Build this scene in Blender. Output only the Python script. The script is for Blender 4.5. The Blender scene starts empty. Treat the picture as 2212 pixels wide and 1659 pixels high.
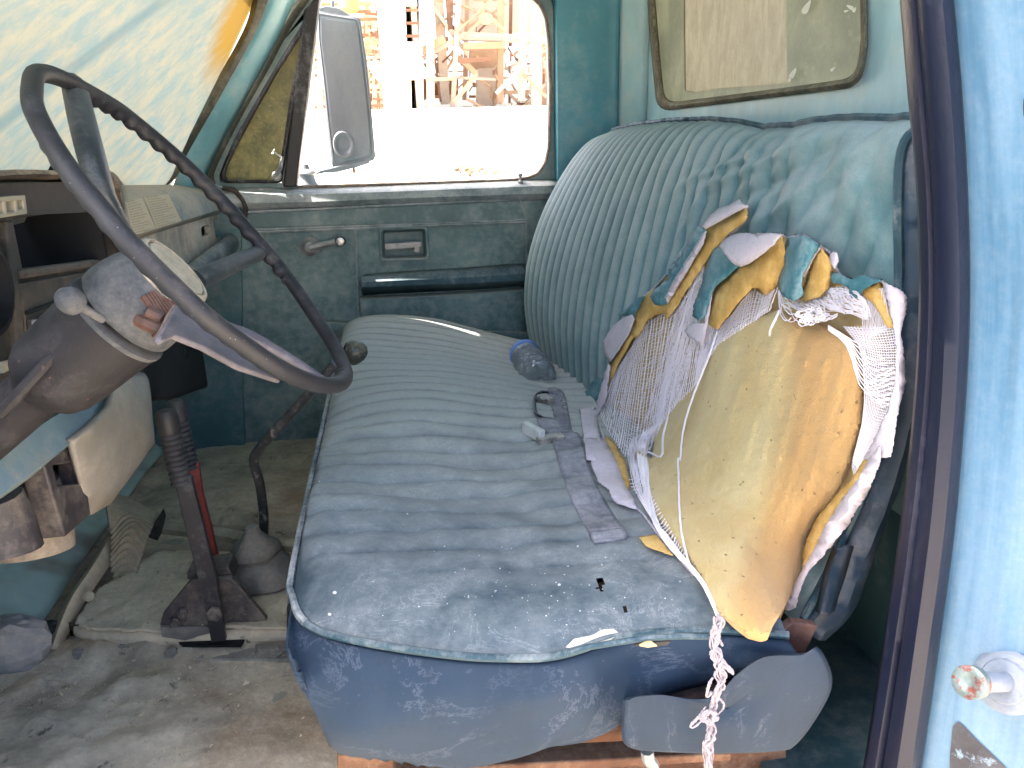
import bpy, bmesh, math, random
import numpy as np
from mathutils import Vector, Matrix, noise
from mathutils.bvhtree import BVHTree
from mathutils.geometry import tessellate_polygon, delaunay_2d_cdt
random.seed(7)
C = bpy.context.scene.collection
S = bpy.context.scene
# ------------------------------------------------------------------ camera
# World: X = towards the truck's tail, Y = across the cab to the passenger side, Z up. Metres.
F, CX, CY = 1661., 1106., 829.5
EYE = np.array([0., 0., 1.6])
_p, _y, _r = map(math.radians, (17.6, 8.7, 1.5))
_fw = np.array([math.sin(_y)*math.cos(_p), math.cos(_y)*math.cos(_p), -math.sin(_p)])
_rt = np.array([math.cos(_y), -math.sin(_y), 0]); _up = np.cross(_rt, _fw)
_rt, _up = _rt*math.cos(_r)-_up*math.sin(_r), _up*math.cos(_r)+_rt*math.sin(_r)
RM = np.array([_rt, _up, _fw])
cam = bpy.data.objects.new('camera', bpy.data.cameras.new('camera')); C.objects.link(cam); S.camera = cam
cam.data.sensor_width = 36; cam.data.lens = 36*F/2212; cam.data.clip_start = .02; cam.data.clip_end = 3000
cam.matrix_world = Matrix(((_rt[0], _up[0], -_fw[0], EYE[0]), (_rt[1], _up[1], -_fw[1], EYE[1]), (_rt[2], _up[2], -_fw[2], EYE[2]), (0, 0, 0, 1)))
# ------------------------------------------------------------------ light
SUN_EL, SUN_AZ = math.radians(58), math.radians(-83)      # azimuth from +Y towards +X
sd = Vector((math.cos(SUN_EL)*math.sin(SUN_AZ), math.cos(SUN_EL)*math.cos(SUN_AZ), math.sin(SUN_EL)))
w = bpy.data.worlds.new('World'); S.world = w; w.use_nodes = True
nt = w.node_tree; nt.nodes.clear()
sk = nt.nodes.new('ShaderNodeTexSky'); sk.sky_type = 'NISHITA'; sk.sun_disc = False
sk.sun_elevation = SUN_EL; sk.sun_rotation = SUN_AZ; sk.dust_density = 6.0; sk.air_density = .75; sk.ozone_density = .4
bg = nt.nodes.new('ShaderNodeBackground'); bg.inputs[1].default_value = 0.15
wo = nt.nodes.new('ShaderNodeOutputWorld'); nt.links.new(sk.outputs[0], bg.inputs[0]); nt.links.new(bg.outputs[0], wo.inputs[0])
sl = bpy.data.lights.new('sun', 'SUN'); sl.energy = 4.5; sl.angle = math.radians(.5); sl.color = (1, .93, .82)
so = bpy.data.objects.new('sun', sl); C.objects.link(so); so.rotation_euler = sd.to_track_quat('Z', 'Y').to_euler(); so.location = (0, 0, 30)
S.view_settings.view_transform = 'Standard'; S.view_settings.look = 'None'; S.view_settings.gamma = 1
S.view_settings.exposure = 3.0
S.cycles.max_bounces = 10; S.cycles.diffuse_bounces = 6; S.cycles.transparent_max_bounces = 16
S.cycles.caustics_refractive = False; S.cycles.caustics_reflective = False

# ------------------------------------------------------------------ geometry helpers
def ray(u, v):
    return RM.T @ np.array([(u-CX)/F, -(v-CY)/F, 1.])
def U(u, v, ax, val):
    d = ray(u, v); i = 'XYZ'.index(ax); return Vector(EYE + d*(val-EYE[i])/d[i])
def pl(pts, ax, val): return [U(u, v, ax, val) for u, v in pts]
def proj(P):
    d = RM @ (np.array(P)-EYE); return CX+F*d[0]/d[2], CY-F*d[1]/d[2]
def Q6(L): return [(1209.6+x*.3646, 388.8+y*.3646) for x, y in L]
def Q7(L): return [(1123.2+x*.427, 950.4+y*.427) for x, y in L]
ORG = {}
def finish(name, V, Fc, mat, parent=None, smooth=True, bevel=0, thick=0, sub=0, label=None, off=-1, weld=True, ridge=None):
    V = [Vector(v) for v in V]
    lo = Vector([min(v[i] for v in V) for i in range(3)]); hi = Vector([max(v[i] for v in V) for i in range(3)])
    o_ = (lo+hi)/2
    if parent is None: o_.z = lo.z
    me = bpy.data.meshes.new(name); me.from_pydata([v-o_ for v in V], [], Fc); me.validate(); me.update()
    bm = bmesh.new(); bm.from_mesh(me)
    if weld: bmesh.ops.remove_doubles(bm, verts=bm.verts, dist=1e-6)
    bmesh.ops.recalc_face_normals(bm, faces=bm.faces); bm.to_mesh(me); bm.free()
    if ridge is not None:
        at = me.attributes.new('ridge', 'FLOAT', 'POINT'); at.data.foreach_set('value', (list(ridge)+[.6]*len(me.vertices))[:len(me.vertices)])
    o = bpy.data.objects.new(name, me); C.objects.link(o)
    for m in (mat if isinstance(mat, (list, tuple)) else [mat]): me.materials.append(m)
    if smooth:
        for p in me.polygons: p.use_smooth = True
    ORG[o.name] = o_.copy()
    if parent: o.parent = parent; o.location = o_-ORG[parent.name]
    else: o.location = o_
    if thick:
        s = o.modifiers.new('s', 'SOLIDIFY'); s.thickness = thick; s.offset = off
    if bevel:
        b = o.modifiers.new('b', 'BEVEL'); b.width = bevel; b.segments = 3; b.limit_method = 'ANGLE'; b.angle_limit = math.radians(35); b.harden_normals = False
    if smooth and not sub: 
        try:
            me.set_sharp_from_angle(angle=math.radians(40))
        except Exception: pass
    if sub:
        s = o.modifiers.new('u', 'SUBSURF'); s.levels = s.render_levels = sub
    if label: o['label'] = label
    return o
class MB:
    def __init__(s): s.v = []; s.f = []
    def add(s, V, Fc):
        n = len(s.v); s.v += [Vector(v) for v in V]; s.f += [tuple(i+n for i in f) for f in Fc]; return s
    def grid(s, rows, close=False, cap=False):
        m = len(rows[0]); V = [p for r in rows for p in r]; Fc = []
        for i in range(len(rows)-1):
            for j in range(m if close else m-1):
                k = (j+1) % m
                Fc.append((i*m+j, i*m+k, (i+1)*m+k, (i+1)*m+j))
        if cap:
            Fc.append(tuple(range(m-1, -1, -1))); Fc.append(tuple((len(rows)-1)*m+j for j in range(m)))
        return s.add(V, Fc)
    def tube(s, P, r, n=8, cap=True, flat=1.):
        P = [Vector(p) for p in P]; rows = []; up = None
        for i, p in enumerate(P):
            t = (P[min(i+1, len(P)-1)]-P[max(i-1, 0)])
            if t.length < 1e-9: t = Vector((0, 0, 1))
            t.normalize()
            if up is None: up = t.orthogonal().normalized()
            up = (up-t*up.dot(t)); up = up.normalized() if up.length > 1e-6 else t.orthogonal().normalized()
            b = t.cross(up); rr = r[i] if isinstance(r, (list, tuple)) else r
            rows.append([p+(up*math.cos(2*math.pi*k/n)+b*math.sin(2*math.pi*k/n)*flat)*rr for k in range(n)])
        return s.grid(rows, True, cap)
    def lathe(s, p0, ax, prof, n=28, sc=None):
        ax = Vector(ax).normalized(); a = ax.orthogonal().normalized(); b = ax.cross(a); p0 = Vector(p0)
        rows = [[p0+ax*h+(a*math.cos(2*math.pi*k/n)+b*math.sin(2*math.pi*k/n))*max(r, 1e-4) for k in range(n)] for h, r in prof]
        return s.grid(rows, True, True)
    def box(s, c, d, M=None):
        c = Vector(c); V = []
        for x in (-1, 1):
            for y in (-1, 1):
                for z in (-1, 1):
                    q = Vector((x*d[0]/2, y*d[1]/2, z*d[2]/2)); V.append(c+((M @ q) if M else q))
        return s.add(V, [(0, 1, 3, 2), (4, 6, 7, 5), (0, 4, 5, 1), (2, 3, 7, 6), (0, 2, 6, 4), (1, 5, 7, 3)])
    def beam(s, a, b, w_=.1, h=.1):
        a, b = Vector(a), Vector(b); t = (b-a); L = t.length; M = t.to_track_quat('X', 'Z').to_matrix()
        return s.box((a+b)/2, (L, w_, h), M)
    def plate(s, outer, holes=(), ext=(0, .02, 0)):
        e = Vector(ext); loops = [[Vector(p) for p in outer]]+[[Vector(p) for p in h] for h in holes]
        n = e.normalized(); a = n.orthogonal().normalized(); b = n.cross(a)
        flat = [[Vector((p.dot(a), p.dot(b), 0)) for p in L] for L in loops]
        T = tessellate_polygon(flat); P = [p for L in loops for p in L]; N = len(P)
        Fc = [tuple(t) for t in T]+[tuple(i+N for i in reversed(t)) for t in T]; k = 0
        for L in loops:
            m = len(L)
            for i in range(m): j = (i+1) % m; Fc.append((k+i, k+j, k+j+N, k+i+N))
            k += m
        return s.add(P+[p+e for p in P], Fc)
    def build(s, name, mat, parent=None, **k): return finish(name, s.v, s.f, mat, parent, **k)
def resamp(P, n, closed=False):
    P = [Vector(p) if len(p) == 3 else Vector((p[0], p[1], 0)) for p in P]
    if closed: P = P+[P[0]]
    d = [0]
    for i in range(1, len(P)): d.append(d[-1]+(P[i]-P[i-1]).length)
    out = []; j = 0; m = n if closed else n-1
    for k in range(n):
        t = d[-1]*k/m
        while j < len(P)-2 and d[j+1] < t: j += 1
        a = (t-d[j])/max(d[j+1]-d[j], 1e-9); out.append(P[j].lerp(P[j+1], min(max(a, 0), 1)))
    return out
def smooth_line(P, n):
    P = [Vector(p) if len(p) == 3 else Vector((p[0], p[1], 0)) for p in P]; Q = [P[0]]+P+[P[-1]]; out = []
    for i in range(1, len(Q)-2):
        for k in range(8):
            t = k/8.; a, b, c, d = Q[i-1], Q[i], Q[i+1], Q[i+2]
            out.append(.5*((2*b)+(c-a)*t+(2*a-5*b+4*c-d)*t*t+(3*b-a-3*c+d)*t**3))
    out.append(P[-1]); return resamp(out, n)
def rnd_poly(pts, r, n=5):
    out = []; m = len(pts)
    for i in range(m):
        p0, p1, p2 = [Vector((*pts[(i+k) % m], 0)) for k in (-1, 0, 1)]
        a = p1+(p0-p1).normalized()*min(r, (p0-p1).length*.45); b = p1+(p2-p1).normalized()*min(r, (p2-p1).length*.45)
        for k in range(n+1):
            t = k/n; q = a*(1-t)**2+p1*2*t*(1-t)+b*t*t; out.append((q.x, q.y))
    return out
def inpoly(x, y, P):
    c = False; j = len(P)-1
    for i in range(len(P)):
        if (P[i][1] > y) != (P[j][1] > y) and x < (P[j][0]-P[i][0])*(y-P[i][1])/(P[j][1]-P[i][1])+P[i][0]: c = not c
        j = i
    return c
def lerp(a, b, t): return a+(b-a)*t
def sst(a, b, x):
    t = min(max((x-a)/(b-a), 0), 1); return t*t*(3-2*t)
def nz(x, y, z=0): return noise.noise(Vector((x, y, z)))

# ------------------------------------------------------------------ materials
def newmat(name):
    m = bpy.data.materials.new(name); m.use_nodes = True; t = m.node_tree; b = t.nodes['Principled BSDF']; return m, t, b
def N(t, k, **i):
    n = t.nodes.new(k)
    for a, v in i.items():
        if a.startswith('_'): setattr(n, a[1:], v)
        else: n.inputs[a.replace('__', ' ')].default_value = v
    return n
def ramp(t, src, a, b, c0=(0, 0, 0, 1), c1=(1, 1, 1, 1)):
    r = t.nodes.new('ShaderNodeValToRGB'); r.color_ramp.elements[0].position = a; r.color_ramp.elements[1].position = b
    r.color_ramp.elements[0].color = c0; r.color_ramp.elements[1].color = c1; t.links.new(src, r.inputs[0]); return r.outputs[0]
def math_(t, op, a, b=None, clamp=False):
    n = t.nodes.new('ShaderNodeMath'); n.operation = op; n.use_clamp = clamp
    for i, q in enumerate((a, b)):
        if q is None: continue
        if isinstance(q, (int, float)): n.inputs[i].default_value = q
        else: t.links.new(q, n.inputs[i])
    return n.outputs[0]
def mixc(t, f, a, b, mode='MIX'):
    n = t.nodes.new('ShaderNodeMix'); n.data_type = 'RGBA'; n.blend_type = mode
    for i, q in ((0, f), (6, a), (7, b)):
        if isinstance(q, (int, float)): n.inputs[i].default_value = q
        elif isinstance(q, tuple): n.inputs[i].default_value = (*q[:3], 1)
        else: t.links.new(q, n.inputs[i])
    return n.outputs[2]
def pos(t, scale=(1, 1, 1), rot=(0, 0, 0)):
    g = t.nodes.new('ShaderNodeNewGeometry'); mp = t.nodes.new('ShaderNodeMapping')
    mp.inputs['Scale'].default_value = scale; mp.inputs['Rotation'].default_value = rot
    t.links.new(g.outputs['Position'], mp.inputs[0]); return mp.outputs[0], g
def ntex(t, vec, sc, det=5, rough=.6, dist=0):
    n = N(t, 'ShaderNodeTexNoise', Scale=sc, Detail=det, Roughness=rough, Distortion=dist); t.links.new(vec, n.inputs['Vector']); return n.outputs[0]
def dusty(name, base, dust, amt=.3, up=.4, sc=9, rough=.7, bump=.15, bs=260, specks=0, speck=(.8, .8, .82), stretch=(1, 1, 1), var=.25, metal=0, scratch=0, patch=None, spec=.35, blot=None, attr=0, grad=None, bl=.7, b2=.45):
    """base paint or plastic under an uneven coat of dust; more of it on faces that look up"""
    m, t, b = newmat(name); P, g = pos(t); PS, _ = pos(t, stretch)
    n1 = ntex(t, PS, sc, 8, .65); n2 = ntex(t, P, sc*7, 6, .7); n3 = ntex(t, P, bs, 3, .6)
    sx = t.nodes.new('ShaderNodeSeparateXYZ'); t.links.new(g.outputs['Normal'], sx.inputs[0])
    upf = math_(t, 'MULTIPLY', math_(t, 'MAXIMUM', sx.outputs[2], 0.), up)
    d = math_(t, 'ADD', math_(t, 'ADD', math_(t, 'MULTIPLY', ramp(t, n1, .38, .64), bl), math_(t, 'MULTIPLY', ramp(t, n2, .4, .68), b2)), .125-bl*.5-b2*.5)
    d = math_(t, 'ADD', math_(t, 'ADD', d, upf), amt, True)
    if attr:
        an = t.nodes.new('ShaderNodeAttribute'); an.attribute_name = 'ridge'; d = math_(t, 'ADD', d, math_(t, 'MULTIPLY', math_(t, 'SUBTRACT', an.outputs['Fac'], .6), attr), True)  # creases darker, ridges dustier: pleat shade put into the dust mix
    if grad:
        sg = t.nodes.new('ShaderNodeSeparateXYZ'); t.links.new(P, sg.inputs[0])
        gy = math_(t, 'ADD', sg.outputs[1], math_(t, 'MULTIPLY', math_(t, 'SUBTRACT', n1, .5), .5)); gr_ = t.nodes.new('ShaderNodeMapRange'); t.links.new(gy, gr_.inputs[0])
        for k_, v_ in zip((1, 2, 3, 4), grad): gr_.inputs[k_].default_value = v_
        d = math_(t, 'ADD', d, gr_.outputs[0], True)
    bc = mixc(t, ramp(t, n1, .3, .7), tuple(c*(1-var) for c in base), tuple(min(1, c*(1+var)) for c in base))
    if patch: bc = mixc(t, ramp(t, ntex(t, P, patch[1], 5, .7), patch[2], patch[2]+.05), bc, patch[0])
    if blot: bc = mixc(t, ramp(t, ntex(t, P, blot[1], 3, .5), blot[2], blot[2]+.12), bc, blot[0])
    dc = mixc(t, ramp(t, n3, .3, .7), tuple(c*.82 for c in dust), tuple(min(1, c*1.15) for c in dust))
    col = mixc(t, d, bc, dc)
    if scratch:
        sp, _ = pos(t, (1, 1, 1)); mu = N(t, 'ShaderNodeTexNoise', Scale=scratch, Detail=10, Roughness=.75, Distortion=1.2); t.links.new(sp, mu.inputs['Vector'])
        a = math_(t, 'ABSOLUTE', math_(t, 'SUBTRACT', mu.outputs[0], .5)); f = ramp(t, a, .0, .012, (1, 1, 1, 1), (0, 0, 0, 1))
        f = math_(t, 'MULTIPLY', f, ramp(t, n1, .45, .6)); col = mixc(t, math_(t, 'MULTIPLY', f, .35), col, speck)
    if specks:
        v = N(t, 'ShaderNodeTexVoronoi', Scale=specks); t.links.new(P, v.inputs['Vector'])
        f = ramp(t, v.outputs['Distance'], .06, .1, (1, 1, 1, 1), (0, 0, 0, 1))
        sc_ = t.nodes.new('ShaderNodeSeparateColor'); t.links.new(v.outputs['Color'], sc_.inputs[0])
        f = math_(t, 'MULTIPLY', f, ramp(t, sc_.outputs[0], .6, .62)); col = mixc(t, f, col, speck)
    t.links.new(col, b.inputs['Base Color'])
    rr = math_(t, 'ADD', math_(t, 'MULTIPLY', d, .35), rough-.1, True); t.links.new(rr, b.inputs['Roughness'])
    b.inputs['Metallic'].default_value = metal; b.inputs['Specular IOR Level'].default_value = spec
    bp = N(t, 'ShaderNodeBump', Strength=bump, Distance=.002)
    t.links.new(math_(t, 'ADD', math_(t, 'MULTIPLY', n3, .5), n2), bp.inputs['Height']); t.links.new(bp.outputs[0], b.inputs['Normal'])
    return m
DG = (.50, .49, .45)      # grey dust
DS = (.56, .46, .34)      # sand dust
M = {}
M['teal'] = dusty('teal_paint', (.13, .30, .34), DG, .05, .4, 5, .55, patch=((.06, .05, .045), 40, .72))
M['wall'] = dusty('back_wall_lit_paint', (.40, .61, .68), (.7, .66, .55), .02, .3, 4, .5, .1, stretch=(1, 1.4, .5), patch=((.30, .2, .12), 55, .74))  # paler copy of the cab paint, light from the windshield put in
M['jamb'] = dusty('jamb_paint', (.062, .15, .255), (.19, .245, .31), .05, .1, 14, .5, .08, stretch=(1, 3, .12), bl=.25, b2=.2, patch=((.25, .16, .12), 45, .76), spec=.5)
M['doorp'] = dusty('door_trim', (.10, .175, .19), (.38, .40, .38), .15, .8, 7, .6, .12, bl=.35)
M['floorteal'] = dusty('floor_paint', (.12, .2, .21), DS, .1, .5, 4, .7, .3, blot=((.10, .075, .06), 6, .55))
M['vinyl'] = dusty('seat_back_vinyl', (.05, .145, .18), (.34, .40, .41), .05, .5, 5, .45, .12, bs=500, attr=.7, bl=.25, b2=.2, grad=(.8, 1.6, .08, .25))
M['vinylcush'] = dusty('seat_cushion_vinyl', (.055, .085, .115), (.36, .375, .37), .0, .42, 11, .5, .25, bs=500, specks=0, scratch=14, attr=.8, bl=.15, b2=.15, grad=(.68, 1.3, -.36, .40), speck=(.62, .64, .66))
M['navy'] = dusty('seat_skirt_vinyl', (.012, .028, .055), (.035, .048, .07), -.2, .0, 7, .85, .15, scratch=5, stretch=(1, 1, .4), speck=(.16, .18, .24))
M['piping'] = dusty('piping_vinyl', (.025, .06, .085), (.22, .25, .27), -.1, .4, 22, .5)
M['tealvin'] = dusty('torn_vinyl', (.05, .16, .2), (.25, .33, .35), .0, .2, 30, .5, .4, scratch=40, speck=(.5, .55, .58))
M['white'] = dusty('fabric_backing', (.52, .48, .55), (.42, .38, .43), .2, .0, 30, .9, .5, bs=900)
M['ochre'] = dusty('lining_foam', (.50, .31, .09), (.62, .45, .2), .1, .2, 30, .95, .6, bs=900, patch=((.25, .12, .04), 60, .72))
M['rubber'] = dusty('black_rubber', (.018, .018, .024), (.25, .25, .27), -.12, .3, 14, .5, .2, stretch=(1, 1, .3))
M['seal'] = dusty('olive_seal', (.05, .055, .045), (.22, .2, .15), .1, .5, 12, .7, .3)
M['sealnavy'] = dusty('navy_weatherstrip', (.006, .009, .024), (.045, .052, .085), -.3, .3, 14, .5, .2, stretch=(1, 3, .15))
M['wheel'] = dusty('wheel_plastic', (.008, .009, .014), (.075, .073, .074), -.3, .4, 22, .7, .2, specks=210, speck=(.2, .2, .21), spec=.5)
M['wheelg'] = dusty('spoke_plastic', (.022, .03, .038), (.12, .125, .125), -.05, .4, 14, .5, .15)
M['dash'] = dusty('dash_plastic', (.16, .22, .23), (.46, .40, .33), .35, .8, 6, .7, .15)
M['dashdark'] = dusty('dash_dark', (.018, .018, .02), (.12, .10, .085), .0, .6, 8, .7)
M['dashbrown'] = dusty('dash_bezel', (.04, .037, .034), (.14, .12, .10), .1, .6, 8, .7)
M['dashmetal'] = dusty('dash_metal', (.30, .27, .22), (.58, .50, .40), .3, .4, 9, .7, .25, patch=((.2, .11, .07), 50, .7))
M['black'] = dusty('dark_cavity', (.006, .007, .009), (.02, .02, .02), -.2, .1, 9, .8)
M['column'] = dusty('column_plastic', (.016, .015, .018), (.065, .061, .064), -.05, .45, 16, .75, .3, specks=0, speck=(.45, .42, .45), patch=((.16, .08, .07), 60, .66))
M['hub'] = dusty('hub_plastic', (.05, .056, .064), (.15, .148, .15), .1, .4, 18, .7, .2, specks=0, speck=(.45, .46, .5))
M['cap'] = dusty('horn_cap', (.28, .25, .19), (.50, .44, .34), .25, .4, 30, .6, .3)
M['spring'] = dusty('copper_parts', (.085, .04, .03), (.15, .10, .08), .1, .3, 40, .6)
M['bracket'] = dusty('dark_bracket', (.05, .045, .05), (.22, .19, .16), .05, .5, 12, .6, .3)
M['beige'] = dusty('lower_panel', (.30, .28, .245), (.44, .40, .345), .25, .4, 5, .65, .15)
M['lipblue'] = dusty('lip_paint', (.15, .235, .27), (.36, .34, .3), -.05, .3, 5, .5, .1)
M['sand'] = dusty('sandy_mat', (.58, .46, .33), (.70, .57, .41), .3, .4, 12, .95, .7, bs=120, specks=90, speck=(.12, .09, .07))
M['floor'] = dusty('sandy_floor', (.46, .38, .30), (.72, .60, .46), .05, .25, 9, .95, 1., bs=90, specks=0, blot=((.44, .31, .21), 3.2, .52), patch=((.15, .12, .10), 30, .60))
M['redbar'] = dusty('red_lever', (.16, .025, .025), (.25, .15, .13), -.1, .4, 12, .55)
M['blackbar'] = dusty('black_lever', (.018, .019, .025), (.13, .13, .14), -.25, .4, 12, .5)
M['grip'] = dusty('grip_rubber', (.02, .02, .024), (.12, .12, .125), -.1, .3, 8, .6, bs=400, bl=.3, b2=.1)
M['knob'] = dusty('knob', (.03, .035, .03), (.2, .2, .17), -.05, .4, 20, .35)
M['rust'] = dusty('rusty_steel', (.13, .06, .035), (.3, .2, .14), .05, .4, 15, .85, .5)
M['chrome'] = dusty('dull_chrome', (.5, .5, .5), (.45, .44, .42), .15, .5, 15, .35, .1, metal=.6)
M['mirror'] = dusty('mirror_shell', (.15, .155, .175), (.20, .195, .185), .0, .2, 9, .5, .15, stretch=(1, 1, .4), metal=.2)
M['boot'] = dusty('boot_rubber', (.14, .135, .13), (.30, .27, .24), .15, .5, 9, .8)
M['belt'] = dusty('belt_webbing', (.13, .135, .17), (.33, .33, .36), .1, .3, 16, .85, .4, bs=700)
M['shell'] = dusty('hinge_cover_plastic', (.012, .027, .052), (.042, .052, .072), -.2, .15, 9, .85, .2, stretch=(1.5, 1, .5), scratch=8, speck=(.5, .48, .5))
M['rock'] = dusty('rock', (.3, .3, .31), (.42, .38, .34), .1, .3, 20, .9, .6)
M['cardboard'] = dusty('ribbed_mat', (.33, .28, .2), (.46, .38, .28), .25, .4, 14, .9, .4, specks=80, speck=(.13, .1, .08))
M['wood'] = dusty('stick', (.3, .26, .19), (.45, .4, .32), .2, .4, 14, .9)
M['debris'] = dusty('crumpled_paper', (.3, .24, .17), (.42, .36, .27), .2, .4, 14, .9)
M['cream'] = dusty('cream_plastic', (.42, .38, .28), (.45, .4, .32), .1, .3, 14, .7)
M['tower'] = dusty('plant_concrete', (.72, .68, .60), (.6, .5, .4), .0, .2, .6, .9, .3, bs=6)
M['steel'] = dusty('plant_steel', (.36, .24, .15), (.48, .34, .23), .0, .2, .8, .8, .2, bs=6)
M['steeld'] = dusty('plant_rust', (.16, .085, .05), (.32, .20, .13), -.1, .2, 1.2, .8, .2, bs=6)
M['steelw'] = dusty('plant_white_steel', (.45, .38, .30), (.45, .33, .23), .0, .2, .8, .8, .2, bs=6)
M['ochretank'] = dusty('ochre_tank', (.55, .36, .1), (.5, .38, .2), .0, .2, 1.2, .8, .2, bs=6)
M['label'] = None
# printed label: paper with rows of tiny unreadable print
def paper():
    m, t, b = newmat('label_paper'); tc = t.nodes.new('ShaderNodeUVMap')
    sx = t.nodes.new('ShaderNodeSeparateXYZ'); t.links.new(tc.outputs[0], sx.inputs[0])
    rows = math_(t, 'FRACT', math_(t, 'MULTIPLY', sx.outputs[1], 13.)); rf = ramp(t, rows, .42, .5)
    mp = N(t, 'ShaderNodeMapping'); mp.inputs['Scale'].default_value = (30, 13, 1)
    t.links.new(tc.outputs[0], mp.inputs[0]); n = ntex(t, mp.outputs[0], 1.6, 2, .5)
    rid = math_(t, 'FLOOR', math_(t, 'MULTIPLY', sx.outputs[1], 13.)); wn = t.nodes.new('ShaderNodeTexWhiteNoise'); wn.noise_dimensions = '1D'; t.links.new(rid, wn.inputs['W'])
    ln = math_(t, 'LESS_THAN', sx.outputs[0], math_(t, 'ADD', math_(t, 'MULTIPLY', wn.outputs[0], .45), .5))
    mg = math_(t, 'GREATER_THAN', sx.outputs[0], .07)
    f = math_(t, 'MULTIPLY', math_(t, 'MULTIPLY', rf, ramp(t, n, .40, .5)), math_(t, 'MULTIPLY', ln, mg))
    P, g = pos(t); d = ntex(t, P, 60, 5, .7)
    c = mixc(t, math_(t, 'MULTIPLY', f, .55), (.56, .47, .33), (.2, .14, .09)); c = mixc(t, math_(t, 'MULTIPLY', d, .4), c, (.42, .37, .3))
    t.links.new(c, b.inputs['Base Color']); b.inputs['Roughness'].default_value = .8; return m
M['label'] = paper()
def foam_mat():
    m, t, b = newmat('yellow_foam'); P, g = pos(t)
    st, _ = pos(t, (14, 14, 2.5), (math.radians(8), math.radians(-14), 0)); n1 = ntex(t, st, 1., 6, .6); n2 = ntex(t, P, 9, 6, .65); n3 = ntex(t, P, 420, 3, .7)
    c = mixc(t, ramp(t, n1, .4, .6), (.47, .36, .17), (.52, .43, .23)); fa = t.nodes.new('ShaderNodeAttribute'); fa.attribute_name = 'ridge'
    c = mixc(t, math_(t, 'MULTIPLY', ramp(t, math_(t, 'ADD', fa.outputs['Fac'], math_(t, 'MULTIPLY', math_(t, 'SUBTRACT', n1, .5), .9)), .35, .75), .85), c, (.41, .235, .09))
    v = N(t, 'ShaderNodeTexVoronoi', Scale=85); t.links.new(P, v.inputs['Vector']); sc_ = t.nodes.new('ShaderNodeSeparateColor'); t.links.new(v.outputs['Color'], sc_.inputs[0])
    f = math_(t, 'MULTIPLY', ramp(t, v.outputs['Distance'], .05, .16, (1, 1, 1, 1), (0, 0, 0, 1)), ramp(t, sc_.outputs[0], .62, .66))
    c = mixc(t, math_(t, 'MULTIPLY', f, .75), c, (.22, .1, .03)); c = mixc(t, math_(t, 'MULTIPLY', ramp(t, n3, .35, .7), .25), c, (.45, .32, .14))
    t.links.new(c, b.inputs['Base Color']); b.inputs['Roughness'].default_value = .95; b.inputs['Specular IOR Level'].default_value = .15
    b.inputs['Sheen Weight'].default_value = .15
    bp = N(t, 'ShaderNodeBump', Strength=.9, Distance=.005); t.links.new(math_(t, 'ADD', math_(t, 'MULTIPLY', n3, .35), math_(t, 'ADD', n1, math_(t, 'MULTIPLY', f, -.6))), bp.inputs['Height']); t.links.new(bp.outputs[0], b.inputs['Normal'])
    return m
M['foam'] = foam_mat()
def gauze_mat():
    m, t, b = newmat('gauze_thread'); b.inputs['Base Color'].default_value = (.78, .75, .82, 1); b.inputs['Roughness'].default_value = .9; return m
M['gauze'] = gauze_mat()
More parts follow.
